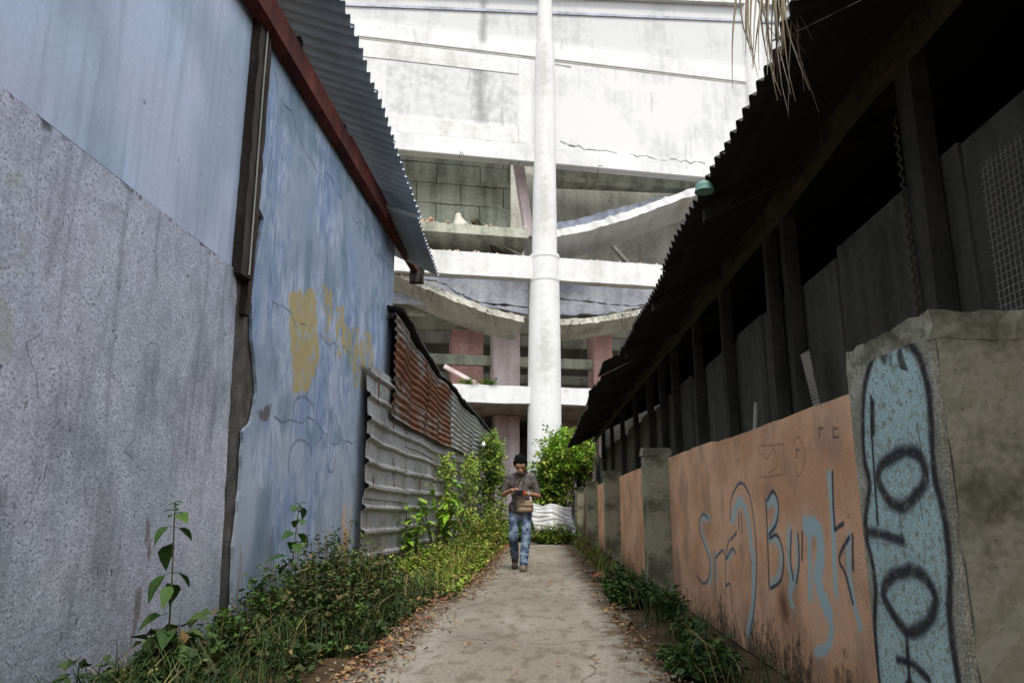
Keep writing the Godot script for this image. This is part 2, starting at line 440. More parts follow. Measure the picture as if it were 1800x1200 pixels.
func make_materials() -> void:
	# rough plaster of the near wall
	var n1 := noise(11, 0.9, 5); var n2 := noise(12, 14.0, 3); var n3 := noise(13, 60.0, 2); var n4 := noise(14, 0.5, 3)
	var t := paint(920, 470, -5.25, 0.0, 0.0, 2.66, func(z, h):
		var a: float = n1.get_noise_2d(z, h)
		var st: float = n2.get_noise_2d(z * 1.2, h * 0.08)
		var g: float = n3.get_noise_2d(z, h)
		var c := Color(0.655, 0.66, 0.70).lerp(Color(0.58, 0.61, 0.645), clampf(0.5 + a * 1.6, 0, 1))
		c = c.lerp(Color(0.655, 0.645, 0.70), clampf(n4.get_noise_2d(z + 9.0, h) * 1.8, 0, 0.6))
		c = c.lerp(Color(0.40, 0.41, 0.44), clampf((st * 0.25 + n1.get_noise_2d(z * 1.6 + 7.0, h * 0.8) * 1.1 - 0.06) * 0.9, 0, 0.45))
		var md: float = n2.get_noise_2d(z * 0.5 + 3.0, h * 0.35)
		var k := 1.0 + g * 0.12 + n2.get_noise_2d(z * 2.0, h * 2.0) * 0.10 + md * 0.12
		var pit: float = n3.get_noise_2d(z * 1.1 + 70.0, h * 0.8)
		var ht := 0.5 + g * 0.32 + n2.get_noise_2d(z, h) * 0.3
		var lim := 0.52 - md * 0.35
		if pit > lim:
			c = c.lerp(Color(0.24, 0.24, 0.25), clampf((pit - lim) * 6.0, 0, 0.7)); ht -= 0.25
		return [Color(c.r * k, c.g * k, c.b * k), ht])
	var nz := noise(17, 9.0, 4)
	for q in [[[-4.13, 0.91], [-4.22, 0.88], [-4.22, 0.68], [-4.18, 0.53], [-4.12, 0.63], [-4.09, 0.81]], [[-4.19, 0.75], [-4.25, 0.7], [-4.2, 0.35], [-4.12, 0.2], [-4.1, 0.5]]]:
		fill(t[0], -5.25, 0.0, 0.0, 2.66, q, Color(0.36, 0.31, 0.30), 0.6, nz, 0.15, 0.06)
	fill(t[0], -5.25, 0.0, 0.0, 2.66, [[-2.9, 2.5], [-3.1, 2.1], [-3.15, 1.6], [-2.9, 1.1], [-2.2, 0.9], [-1.5, 1.2], [-1.5, 2.5]], Color(0.52, 0.53, 0.45), 0.45, noise(18, 3.0, 5), -0.12, 0.35, 1.0)
	rng.seed = 3
	for i in 90:
		var z := R(-5.1, -2.2); var h := R(0.1, 2.5)
		stroke(t[0], -5.25, 0.0, 0.0, 2.66, [[z, h], [z + R(-0.012, 0.012), h - R(0.0, 0.03)]], R(0.006, 0.02), Color(0.2, 0.2, 0.21), 0.8, R(0.4, 0.9), nz)
	for i in 9:
		var z := R(-5.0, -2.4); var h := R(0.4, 2.4)
		crack(t[0], -5.25, 0.0, 0.0, 2.66, [[z, h], [z + R(-0.1, 0.1), h - R(0.05, 0.15)], [z + R(-0.2, 0.2), h - R(0.15, 0.4)]], 0.007, Color(0.25, 0.25, 0.27), 0.03)
	for i in 60:   # trowel marks and patched filler
		var z := R(-5.1, -1.8); var h := R(0.2, 2.5); var ln := R(0.15, 0.5); var an := R(-0.6, 0.6)
		stroke(t[0], -5.25, 0.0, 0.0, 2.66, [[z, h], [z + ln * 0.5, h + ln * 0.5 * an + 0.03], [z + ln, h + ln * an]], R(0.03, 0.12), Color(0.66, 0.67, 0.70) if i % 3 else Color(0.42, 0.43, 0.46), 1.0, R(0.08, 0.25), nz)
	for i in 16:
		var z := R(-5.0, -2.0)
		stroke(t[0], -5.25, 0.0, 0.0, 2.66, [[z, 2.62], [z + R(-0.04, 0.04), 2.4], [z + R(-0.05, 0.05), 2.6 - R(0.3, 1.3)]], R(0.03, 0.10), Color(0.36, 0.37, 0.40), 1.0, R(0.12, 0.3), nz)
	for i in 22:
		var z := R(-5.15, -2.0)
		stroke(t[0], -5.25, 0.0, 0.0, 2.66, [[z, 2.64], [z + R(-0.08, 0.08), 2.63 - R(0.0, 0.03)]], R(0.015, 0.05), Color(0.30, 0.30, 0.31), 0.8, R(0.4, 0.8), nz)
	M.plaster = pic_mat(t, 0.95, 0.4)
	# smooth board above it
	t = paint(320, 160, -5.0, 0.0, 2.6, 5.1, func(z, h):
		var a: float = n1.get_noise_2d(z * 0.7 + 20.0, h * 0.7)
		var st: float = n2.get_noise_2d(z * 0.8 + 5.0, h * 0.05)
		var c := Color(0.655, 0.71, 0.785).lerp(Color(0.67, 0.69, 0.765), clampf(0.5 + a * 1.7, 0, 1))
		c = c.lerp(Color(0.50, 0.56, 0.60), clampf(n4.get_noise_2d(z * 1.3, h * 0.8 + 12.0) * 1.3, 0, 0.5))
		c = c.lerp(Color(0.47, 0.50, 0.56), clampf(st * 0.5, 0, 0.25))
		var g: float = n3.get_noise_2d(z, h) * 0.05
		return [Color(c.r * (1.0 + g), c.g * (1.0 + g), c.b * (1.0 + g)), 0.5 + g])
	for i in 26:
		var z := R(-4.9, -1.5); var h := R(2.7, 4.8)
		stroke(t[0], -5.0, 0.0, 2.6, 5.1, [[z, h]], R(0.015, 0.035), Color(0.28, 0.28, 0.3), 0.9, R(0.3, 0.8), nz)
	M.board = pic_mat(t, 0.75, 0.0)
	# streaked blue wall with the remains of painted ochre signs
	var n5b := noise(27, 3.2, 5)
	var bu := [-10.64, -5.2, 0.0, 5.05]
	t = paint(640, 600, bu[0], bu[1], bu[2], bu[3], func(z, h):
		var a: float = n1.get_noise_2d(z * 0.9, h * 0.6 + 33.0)
		var st: float = n2.get_noise_2d(z * 0.9, h * 0.05 + 3.0)
		var s2: float = n3.get_noise_2d(z * 0.7, h * 0.05)
		var g: float = n3.get_noise_2d(z, h)
		var c := Color(0.50, 0.565, 0.665).lerp(Color(0.645, 0.68, 0.74), clampf(0.5 + st * 0.8 + a * 1.6 + n5b.get_noise_2d(z, h) * 0.9, 0, 1))
		c = c.lerp(Color(0.30, 0.36, 0.46), clampf((s2 - 0.05) * 1.3 + n5b.get_noise_2d(z * 1.5 + 5.0, h) * 0.5, 0, 0.55))
		c = c.lerp(Color(0.52, 0.57, 0.62), clampf(n4.get_noise_2d(z, h * 1.3 + 77.0) * 1.8 + 0.25, 0, 0.8))
		c = c.lerp(Color(0.38, 0.45, 0.50), clampf((n1.get_noise_2d(z * 1.5 + 50.0, h * 0.9) - 0.1) * 1.6, 0, 0.6))
		var k := 1.0 + g * 0.12
		return [Color(c.r * k, c.g * k, c.b * k), 0.5 + g * 0.2 + st * 0.25])
	var nb := noise(23, 5.0, 4)
	fill(t[0], bu[0], bu[1], bu[2], bu[3], [[-5.3, 1.75], [-6.6, 1.72], [-8.1, 1.7], [-9.2, 1.77], [-10.64, 1.7], [-10.64, 0.0], [-5.2, 0.0]], Color(0.63, 0.66, 0.70), 0.6, noise(26, 1.3, 5), 0.05, 0.25, 0.5)
	var oc := Color(0.64, 0.56, 0.36)
	for q in [[[-6.14, 2.8], [-6.92, 3.08], [-7.01, 2.78], [-7.17, 2.35], [-6.84, 2.01], [-6.39, 1.94]], [[-7.07, 3.18], [-7.43, 3.29], [-7.59, 2.68], [-7.26, 2.54]], [[-7.87, 3.0], [-9.42, 3.2], [-9.6, 2.5], [-8.62, 2.3], [-8.45, 2.5], [-7.93, 2.6]], [[-7.6, 3.1], [-8.0, 3.2], [-8.1, 2.6], [-7.7, 2.5]]]:
		fill(t[0], bu[0], bu[1], bu[2], bu[3], q, oc, 0.8, nb, 0.02 if q[0][0] < -7.0 else 0.36, 0.05, 0.8)
	for q in [[[-5.4, 4.9], [-5.5, 4.1], [-6.4, 3.9], [-7.4, 4.2], [-8.8, 4.0], [-10.6, 4.2], [-10.6, 5.0]], [[-8.9, 4.2], [-9.4, 3.4], [-10.0, 3.2], [-10.6, 3.5], [-10.6, 4.3]]]:
		fill(t[0], bu[0], bu[1], bu[2], bu[3], q, Color(0.38, 0.46, 0.50), 0.6, noise(25, 2.2, 5), 0.0, 0.4, 0.8)
	var nr := noise(24, 25.0, 2)
	for q in [[[-5.6, 2.63], [-6.07, 2.64], [-6.4, 2.55], [-6.79, 2.67], [-7.4, 2.6], [-7.93, 2.69], [-8.5, 2.72], [-9.05, 2.53], [-9.4, 2.4]], [[-5.45, 4.5], [-5.54, 4.36], [-5.9, 4.4], [-6.22, 4.26], [-6.7, 4.2], [-7.15, 4.36], [-7.9, 4.25], [-8.69, 4.4], [-9.5, 4.3], [-10.52, 4.48]], [[-5.85, 1.75], [-6.2, 1.66], [-6.56, 1.71], [-6.9, 1.79], [-7.26, 1.74], [-7.7, 1.62], [-8.12, 1.7], [-8.6, 1.68], [-9.19, 1.77]], [[-7.2, 1.8], [-7.35, 1.72], [-7.3, 1.6]], [[-8.3, 3.0], [-8.6, 2.8], [-9.0, 2.6]]]:
		crack(t[0], bu[0], bu[1], bu[2], bu[3], q, 0.019, Color(0.27, 0.30, 0.37), 0.08)
	for q in [[[-6.47, 1.8], [-6.52, 1.9], [-6.76, 1.96], [-7.03, 1.92], [-7.08, 1.86]], [[-6.45, 1.25], [-6.46, 1.45], [-6.7, 1.56], [-7.02, 1.52], [-7.09, 1.45]], [[-7.6, 1.5], [-7.65, 1.35], [-7.85, 1.33], [-7.95, 1.5]]]:
		stroke(t[0], bu[0], bu[1], bu[2], bu[3], q, 0.05, Color(0.33, 0.36, 0.45), 0.9, 0.6, nr)
	fill(t[0], bu[0], bu[1], bu[2], bu[3], [[-8.3, 1.0], [-8.75, 1.05], [-8.8, 0.3], [-8.3, 0.3]], Color(0.74, 0.60, 0.49), 0.9, nb, 0.1, 0.1)
	fill(t[0], bu[0], bu[1], bu[2], bu[3], [[-5.61, 1.69], [-5.94, 1.79], [-5.89, 1.64], [-5.69, 1.60]], Color(0.36, 0.35, 0.36), 1.0, nb, 0.5, 0.04)
	M.blue = pic_mat(t, 0.9, 0.35)
	# orange wall with sprayed letters and mould along its foot
	var wu := [-8.45, -2.6, 0.0, 1.5]
	var n5 := noise(31, 3.0, 4); var n6 := noise(32, 26.0, 2)
	var ochre := func(z, h):
		var a: float = n1.get_noise_2d(z, h * 1.5 + 8.0)
		var g: float = n3.get_noise_2d(z, h)
		var c := Color(0.88, 0.705, 0.575).lerp(Color(0.80, 0.615, 0.485), clampf(0.45 + a * 1.7 + n2.get_noise_2d(z, h * 0.1) * 0.35, 0, 1))
		c = c.lerp(Color(0.62, 0.52, 0.44), clampf(n5.get_noise_2d(z * 0.5, h * 0.5 + 3.0) * 1.2 - 0.1, 0, 0.5))
		var edge: float = 0.15 + 0.30 * n5.get_noise_2d(z * 0.7, 2.0) + 0.16 * n6.get_noise_2d(z * 0.6, h * 0.25) + 0.16 * n2.get_noise_2d(z * 0.9, h * 0.7) + 0.10 * n3.get_noise_2d(z, h)
		var mould := clampf((edge - h) * 5.0, 0, 1)
		c = c.lerp(Color(0.19, 0.175, 0.13), mould * clampf(0.68 + 0.5 * n2.get_noise_2d(z * 2.0, h * 2.0) + 0.4 * g, 0.2, 0.92))
		var k := 1.0 + g * 0.1
		return [Color(c.r * k, c.g * k, c.b * k), 0.5 + g * 0.25]
	t = paint(1100, 290, wu[0], wu[1], wu[2], wu[3], ochre)
	var im: Image = t[0]
	var pale := Color(0.66, 0.77, 0.79); var dark := Color(0.27, 0.36, 0.45); var ink := Color(0.22, 0.24, 0.29)
	var S := func(pts: Array, wd: float, col: Color, str := 0.9, soft := 0.5):
		if col == pale and wd > 0.03: wd *= 1.2
		if wd > 0.03: stroke(im, wu[0], wu[1], wu[2], wu[3], pts, wd * 2.0, col, 1.0, str * 0.22, n3, 0.9)
		stroke(im, wu[0], wu[1], wu[2], wu[3], pts, wd, col, soft, str, n6, 0.3)
	S.call([[-6.4, 0.87], [-6.68, 0.86], [-6.76, 0.77], [-6.58, 0.63], [-6.42, 0.5], [-6.53, 0.36]], 0.07, pale, 0.7)
	S.call([[-5.65, 0.86], [-5.42, 1.0], [-5.25, 0.92], [-5.19, 0.74], [-5.17, 0.56], [-5.28, 0.27], [-5.42, 0.13]], 0.085, pale, 0.8)
	S.call([[-6.26, 0.6], [-6.28, 0.4]], 0.06, pale, 0.5)
	S.call([[-5.88, 0.57], [-5.7, 0.64]], 0.06, pale, 0.5)
	S.call([[-4.75, 0.98], [-4.62, 1.0], [-4.58, 0.94], [-4.64, 0.86], [-4.77, 0.79]], 0.075, pale, 0.8)
	S.call([[-4.77, 0.77], [-4.62, 0.76], [-4.57, 0.68], [-4.64, 0.56], [-4.8, 0.49]], 0.06, pale, 0.7)
	S.call([[-4.9, 0.48], [-4.93, 0.35]], 0.02, pale, 0.5)
	S.call([[-4.38, 0.83], [-4.43, 0.67], [-4.41, 0.56], [-4.46, 0.47], [-4.43, 0.42]], 0.07, pale, 0.8)
	S.call([[-4.27, 0.81], [-4.29, 0.65], [-4.38, 0.54]], 0.05, pale, 0.7)
	S.call([[-4.1, 0.86], [-3.93, 0.84], [-3.93, 0.71], [-4.0, 0.6], [-3.93, 0.49], [-3.9, 0.46]], 0.10, pale, 0.95, 0.3)
	S.call([[-4.07, 0.81], [-4.10, 0.65], [-4.13, 0.49]], 0.06, pale, 0.85)
	S.call([[-3.86, 0.46], [-3.88, 0.35], [-3.97, 0.27], [-4.11, 0.23]], 0.055, pale, 0.9)
	S.call([[-3.72, 1.11], [-3.72, 0.98], [-3.73, 0.85], [-3.75, 0.72], [-3.77, 0.56]], 0.055, pale, 0.9)
	S.call([[-3.55, 0.82], [-3.59, 0.68], [-3.56, 0.52], [-3.52, 0.44]], 0.05, pale, 0.85)
	for q in [[[-6.45, 0.87], [-6.6, 0.9], [-6.73, 0.88], [-6.82, 0.77], [-6.63, 0.63], [-6.47, 0.5], [-6.59, 0.36], [-6.82, 0.31], [-7.05, 0.36]], [[-6.28, 0.61], [-6.32, 0.29]], [[-6.25, 0.56], [-6.02, 0.63], [-5.95, 0.61]], [[-5.77, 0.73], [-5.92, 0.58], [-5.99, 0.29]], [[-5.91, 0.57], [-5.7, 0.66], [-5.61, 0.63]], [[-5.97, 0.37], [-5.83, 0.39], [-5.82, 0.2]], [[-5.71, 0.87], [-5.66, 1.0], [-5.47, 1.1], [-5.31, 1.12], [-5.15, 1.04], [-5.09, 0.89], [-5.07, 0.71], [-5.13, 0.47], [-5.24, 0.28], [-5.38, 0.12]], [[-5.45, 0.92], [-5.48, 0.8]], [[-5.38, 0.92], [-5.4, 0.79]], [[-5.73, 0.72], [-5.55, 0.78]], [[-4.78, 1.0], [-4.81, 0.75], [-4.85, 0.47]], [[-4.75, 1.0], [-4.62, 1.05], [-4.54, 0.97], [-4.61, 0.86], [-4.77, 0.79]], [[-4.77, 0.77], [-4.6, 0.79], [-4.52, 0.68], [-4.6, 0.54], [-4.82, 0.47]], [[-4.35, 0.82], [-4.40, 0.66], [-4.38, 0.56]], [[-4.24, 0.81], [-4.26, 0.66], [-4.33, 0.55]], [[-4.17, 0.82], [-4.21, 0.68]], [[-3.67, 1.12], [-3.7, 0.97], [-3.71, 0.85]], [[-3.71, 0.85], [-3.60, 0.88]], [[-3.55, 0.82], [-3.69, 0.72], [-3.63, 0.65], [-3.58, 0.53]], [[-3.51, 0.83], [-3.54, 0.68]]]:
		S.call(q, 0.030, dark if q[0][0] < -4.9 else ink, 0.85, 0.6)
	for q in [[-4.05, 0.5, 0.2], [-3.76, 0.56, 0.16], [-4.45, 0.45, 0.12], [-5.4, 0.14, 0.1], [-4.83, 0.48, 0.15], [-3.55, 0.5, 0.2], [-6.5, 0.36, 0.1]]: S.call([[q[0], q[1]], [q[0] + 0.004, q[1] - q[2]]], 0.012, pale, 0.6)
	S.call([[-4.59, 0.41]], 0.22, Color(0.36, 0.25, 0.19), 0.75, 1.0)
	S.call([[-4.56, 0.36]], 0.14, Color(0.36, 0.25, 0.19), 0.5, 1.0)
	for q in [[[-4.84, 1.34], [-4.36, 1.31]], [[-4.36, 1.31], [-4.38, 1.14]], [[-4.38, 1.14], [-4.86, 1.14]], [[-4.86, 1.14], [-4.84, 1.34]], [[-4.84, 1.3], [-4.7, 1.25], [-4.55, 1.3], [-4.5, 1.2], [-4.7, 1.16]], [[-4.2, 1.3], [-4.1, 1.33], [-4.02, 1.22], [-4.15, 1.12], [-4.22, 1.2]]]:
		S.call(q, 0.014, Color(0.55, 0.38, 0.28), 0.7, 0.9)
	for q in [[-6.73, 1.31], [-6.34, 1.28], [-6.02, 1.31], [-5.76, 1.32]]: S.call([q, [q[0], q[1] + 0.07]], 0.022, Color(0.86, 0.80, 0.7), 0.9)
	for q in [[-3.62, 1.28], [-3.80, 1.30], [-4.16, 1.22], [-5.4, 1.24]]:
		S.call([q, [q[0] + 0.01, q[1] + 0.05]], 0.014, ink, 0.9); S.call([[q[0] + 0.02, q[1] + 0.04], [q[0] + 0.06, q[1] + 0.04]], 0.012, ink, 0.7)
	S.call([[-3.62, 1.28], [-3.56, 1.28]], 0.012, ink, 0.8)
	for i in 70:
		var z := R(-8.3, -2.8); var h := R(0.3, 1.45)
		S.call([[z, h], [z + R(-0.05, 0.05), h - R(0.01, 0.05)]], R(0.006, 0.012), Color(0.45, 0.3, 0.22), R(0.3, 0.7), 0.9)
	M.orange = pic_mat(t, 0.9, 0.2)
	t = paint(300, 90, -14.0, -8.4, 0.0, 1.55, ochre)
	M.orange_far = pic_mat(t, 0.9, 0.2)
	# grey render of the near pier with a sprayed figure
	var pu := [-2.75, -2.12, 0.0, 1.56]
	t = paint(300, 740, pu[0], pu[1], pu[2], pu[3], func(z, h):
		var a: float = n5.get_noise_2d(z * 2.0, h * 2.0)
		var g: float = n3.get_noise_2d(z * 2.0, h * 2.0)
		var c := Color(0.64, 0.63, 0.58).lerp(Color(0.53, 0.53, 0.47), clampf(0.5 + a * 1.4, 0, 1))
		var k := 1.0 + g * 0.35 + n6.get_noise_2d(z * 2.0, h * 2.0) * 0.15
		return [Color(c.r * k, c.g * k, c.b * k), 0.5 + g * 0.5 + n6.get_noise_2d(z, h) * 0.2])
	im = t[0]
	var n7 := noise(41, 60.0, 3); var n8 := noise(42, 12.0, 2)
	var left := [[-2.33, 1.47], [-2.48, 1.46], [-2.59, 1.36], [-2.64, 1.21], [-2.65, 1.11], [-2.63, 1.03], [-2.68, 0.94], [-2.70, 0.86], [-2.67, 0.75], [-2.67, 0.67], [-2.7, 0.58], [-2.72, 0.38], [-2.70, 0.1]]
	var right := [[-2.33, 1.47], [-2.22, 1.41], [-2.175, 1.29], [-2.185, 1.17], [-2.20, 1.04], [-2.175, 0.94], [-2.175, 0.81], [-2.205, 0.69], [-2.215, 0.59], [-2.205, 0.48], [-2.175, 0.3], [-2.19, 0.1]]
	var body := left.duplicate(); var rr := right.duplicate(); rr.reverse(); body.append_array(rr)
	fill(im, pu[0], pu[1], pu[2], pu[3], body, Color(0.66, 0.79, 0.81), 0.9, n7, 0.34, 0.01, 1.0)
	var pk := Color(0.17, 0.17, 0.19)
	var P := func(pts: Array, wd: float, str := 0.9):
		stroke(im, pu[0], pu[1], pu[2], pu[3], pts, wd * 1.9, pk, 1.0, str * 0.3, n3, 0.9)
		stroke(im, pu[0], pu[1], pu[2], pu[3], pts, wd, pk, 0.7, str, n8, 0.3)
	P.call(left, 0.040); P.call(right, 0.044)
	P.call([[-2.364, 1.123], [-2.515, 1.092], [-2.562, 1.040], [-2.504, 0.978], [-2.422, 0.952], [-2.318, 0.988], [-2.248, 1.040], [-2.272, 1.102], [-2.364, 1.123]], 0.056)
	P.call([[-2.416, 0.764], [-2.555, 0.727], [-2.613, 0.670], [-2.544, 0.608], [-2.462, 0.576], [-2.346, 0.618], [-2.277, 0.691], [-2.323, 0.748], [-2.416, 0.764]], 0.056)
	P.call([[-2.69, 0.87], [-2.58, 0.865], [-2.44, 0.85]], 0.045, 0.85)
	P.call([[-2.55, 1.32], [-2.57, 1.22], [-2.58, 1.13], [-2.6, 0.9]], 0.02)
	P.call([[-2.54, 1.3], [-2.56, 1.2]], 0.032)
	P.call([[-2.48, 0.56], [-2.49, 0.48], [-2.5, 0.35]], 0.03); P.call([[-2.56, 0.48], [-2.46, 0.485], [-2.37, 0.46]], 0.035); P.call([[-2.5, 0.43], [-2.56, 0.38]], 0.025); P.call([[-2.49, 0.43], [-2.43, 0.39]], 0.025)
	fill(im, pu[0], pu[1], pu[2], pu[3], [[-2.3, 1.5], [-2.5, 1.52], [-2.52, 1.42], [-2.4, 1.4], [-2.28, 1.36]], Color(0.2, 0.2, 0.2), 0.8, n8, 0.0)
	for q in [[-2.44, 0.95, 0.1], [-2.3, 0.99, 0.07], [-2.48, 0.57, 0.09], [-2.62, 0.87, 0.06], [-2.26, 1.2, 0.08]]: stroke(im, pu[0], pu[1], pu[2], pu[3], [[q[0], q[1]], [q[0] + 0.002, q[1] - q[2]]], 0.008, pk, 0.8, 0.7)
	fill(im, pu[0], pu[1], pu[2], pu[3], [[-2.74, 1.55], [-2.13, 1.55], [-2.13, 0.0], [-2.74, 0.0]], Color(0.47, 0.46, 0.41), 0.75, noise(43, 22.0, 4), -0.38, 0.01, 1.0)
	M.pier_paint = pic_mat(t, 0.95, 0.2)
	# plain tiling surfaces
	M.concrete = tri_mat(ground_tex(51, 384, [Color(0.37, 0.37, 0.31), Color(0.50, 0.50, 0.43), Color(0.61, 0.60, 0.53), Color(0.54, 0.55, 0.46)], 0.008, 0.09, 0.24, Color(0.16, 0.16, 0.13), 0.15), 0.8, 0.95, 0.5)
	M.mortar = tri_mat(ground_tex(55, 384, [Color(0.22, 0.21, 0.20), Color(0.31, 0.30, 0.28), Color(0.39, 0.37, 0.35)], 0.012, 0.12, 0.24, Color(0.17, 0.16, 0.15), 0.3), 1.0, 0.95, 0.6)
	var k1 := noise(61, 0.7, 5); var k2 := noise(62, 6.0, 4); var k3 := noise(63, 38.0, 2)
	var edge_l := [[6.0, -1.35], [-1.0, -1.3], [-4.4, -1.24], [-4.9, -1.08], [-7.5, -1.14], [-8.45, -0.96], [-10.4, -0.8], [-18.2, -0.92], [-26.0, -0.5]]
	t = paint(300, 1150, -1.5, 1.3, 0.0, 26.0, func(x, d):
		var a: float = k1.get_noise_2d(x, d * 0.7); var b: float = k2.get_noise_2d(x * 0.5, d); var g: float = k3.get_noise_2d(x, d)
		var c := Color(0.525, 0.502, 0.46).lerp(Color(0.455, 0.43, 0.39), clampf(0.45 + a * 1.0 + b * 0.4, 0, 1))
		c = c.lerp(Color(0.57, 0.55, 0.515), clampf(k1.get_noise_2d(x * 2.0 + 20.0, d * 0.35) * 1.6, 0, 0.6))
		c = c.lerp(Color(0.37, 0.335, 0.29), clampf((k2.get_noise_2d(x + 9.0, d * 0.4) - 0.12) * 1.8, 0, 0.5))
		var le := -1.0
		for e in edge_l.size() - 1:
			if -d <= edge_l[e][0] and -d >= edge_l[e + 1][0]: le = lerpf(edge_l[e][1], edge_l[e + 1][1], (edge_l[e][0] + d) / (edge_l[e][0] - edge_l[e + 1][0]))
		var inn: float = minf(x - le, 0.72 - x) - 0.16 + k2.get_noise_2d(x * 0.6, d * 0.5) * 0.30 + g * 0.10   # trodden soil lying on the slab's margins
		if inn < 0.0: c = c.lerp(Color(0.30, 0.245, 0.18), clampf(-inn * 9.0, 0, 0.85) * (0.8 + g * 0.5))
		var k := 1.0 + g * 0.16 + b * 0.06
		return [Color(c.r * k, c.g * k, c.b * k), 0.5 + g * 0.35 + b * 0.2])
	rng.seed = 5
	for q in [[[-1.0, 5.6], [-0.5, 5.75], [0.0, 5.6], [0.7, 5.8]], [[-0.9, 8.9], [0.0, 9.05], [0.75, 8.95]], [[0.2, 4.2], [0.35, 5.0], [0.28, 5.7]], [[-0.4, 9.0], [-0.3, 10.5], [-0.5, 12.2]], [[-0.8, 13.2], [0.0, 13.3], [0.8, 13.15]], [[-0.9, 17.0], [0.8, 17.1]]]:
		crack(t[0], -1.5, 1.3, 0.0, 26.0, q, 0.022, Color(0.30, 0.27, 0.23), 0.07)
	for i in 90:
		var x := R(-1.0, 0.7); var d := R(3.5, 22.0)
		stroke(t[0], -1.5, 1.3, 0.0, 26.0, [[x, d], [x + R(-0.2, 0.2), d + R(-0.05, 0.05)]], R(0.015, 0.06), Color(0.34, 0.31, 0.27) if i % 3 else Color(0.6, 0.58, 0.55), 1.0, R(0.15, 0.4), k2)
	M.path = pic_mat(t, 0.93, 0.5)
	M.soil = tri_mat(ground_tex(65, 256, [Color(0.20, 0.16, 0.11), Color(0.30, 0.24, 0.17), Color(0.38, 0.31, 0.22)], 0.01, 0.12, 0.27, Color(0.12, 0.10, 0.07)), 0.5, 0.97, 1.2)
	M.white = tri_mat(ground_tex(71, 256, [Color(0.70, 0.70, 0.68), Color(0.775, 0.775, 0.765), Color(0.815, 0.815, 0.81), Color(0.785, 0.785, 0.775)], 0.006, 0.07, 0.19, Color(0.5, 0.5, 0.47), 0.45), 0.16, 0.9, 0.4)
	M.grey = tri_mat(ground_tex(75, 256, [Color(0.52, 0.51, 0.47), Color(0.66, 0.65, 0.61), Color(0.75, 0.74, 0.70)], 0.008, 0.08, 0.24, Color(0.32, 0.32, 0.28), 0.4), 0.2, 0.95, 0.6)
	M.moss = tri_mat(ground_tex(79, 256, [Color(0.46, 0.47, 0.42), Color(0.62, 0.63, 0.57), Color(0.71, 0.71, 0.66)], 0.009, 0.08, 0.27, Color(0.2, 0.22, 0.17), 0.55), 0.22, 0.95, 0.6)
	M.bluegrey = tri_mat(ground_tex(83, 256, [Color(0.52, 0.53, 0.57), Color(0.66, 0.68, 0.73), Color(0.74, 0.75, 0.78)], 0.007, 0.07, 0.22, Color(0.35, 0.35, 0.36), 0.3), 0.2, 0.92, 0.4)
	M.pink = tri_mat(ground_tex(87, 256, [Color(0.60, 0.46, 0.44), Color(0.70, 0.54, 0.52), Color(0.75, 0.66, 0.63)], 0.007, 0.07, 0.22, Color(0.45, 0.42, 0.40), 0.4), 0.2, 0.92, 0.4)
	M.palepink = tri_mat(ground_tex(91, 256, [Color(0.66, 0.58, 0.58), Color(0.77, 0.70, 0.70), Color(0.82, 0.78, 0.78)], 0.007, 0.07, 0.22, Color(0.55, 0.5, 0.5), 0.5), 0.2, 0.92, 0.4)
	M.zinc = tri_mat(ground_tex(95, 256, [Color(0.38, 0.37, 0.36), Color(0.51, 0.51, 0.50), Color(0.60, 0.60, 0.60), Color(0.50, 0.49, 0.46)], 0.008, 0.06, 0.22, Color(0.30, 0.24, 0.2), 0.4), 0.55, 0.55, 0.0, 0.5)
	M.zinc.metallic = 0.25
	M.roof = tri_mat(ground_tex(99, 256, [Color(0.50, 0.54, 0.58), Color(0.60, 0.64, 0.69), Color(0.68, 0.72, 0.76)], 0.007, 0.06, 0.18, Color(0.22, 0.22, 0.23), 0.3), 0.4, 0.6, 0.0, 0.5)
	M.paleroof = tri_mat(ground_tex(101, 256, [Color(0.52, 0.54, 0.56), Color(0.62, 0.64, 0.66), Color(0.70, 0.72, 0.74)], 0.007, 0.06, 0.16, Color(0.4, 0.38, 0.36), 0.3), 0.4, 0.55, 0.0, 0.5)
	M.black = tri_mat(ground_tex(103, 256, [Color(0.17, 0.17, 0.16), Color(0.23, 0.23, 0.22), Color(0.29, 0.28, 0.26)], 0.01, 0.08, 0.20, Color(0.08, 0.08, 0.08), 0.4), 0.5, 0.85)
	M.plank = tri_mat(ground_tex(107, 256, [Color(0.27, 0.27, 0.24), Color(0.34, 0.335, 0.30), Color(0.40, 0.39, 0.35)], 0.01, 0.1, 0.24, Color(0.11, 0.11, 0.1), 0.7), 0.6, 0.9, 0.3)
	M.beamwood = tri_mat(ground_tex(111, 256, [Color(0.19, 0.17, 0.13), Color(0.28, 0.26, 0.20), Color(0.35, 0.32, 0.25)], 0.01, 0.12, 0.24, Color(0.12, 0.11, 0.1), 0.7), 0.8, 0.9, 0.3)
	M.darkwood = tri_mat(ground_tex(115, 256, [Color(0.12, 0.10, 0.09), Color(0.18, 0.155, 0.14), Color(0.27, 0.24, 0.22)], 0.012, 0.12, 0.20, Color(0.42, 0.4, 0.38), 0.85), 0.8, 0.9, 0.3)
	M.redwood = tri_mat(ground_tex(119, 256, [Color(0.24, 0.12, 0.10), Color(0.36, 0.17, 0.135), Color(0.43, 0.22, 0.17)], 0.008, 0.09, 0.24, Color(0.17, 0.10, 0.08), 0.3), 0.6, 0.8, 0.3)
	# rust where the photograph shows it
	var ru := [-16.4, -10.0, 2.1, 3.8]
	var r1 := noise(121, 0.8, 4); var r2 := noise(122, 7.0, 4)
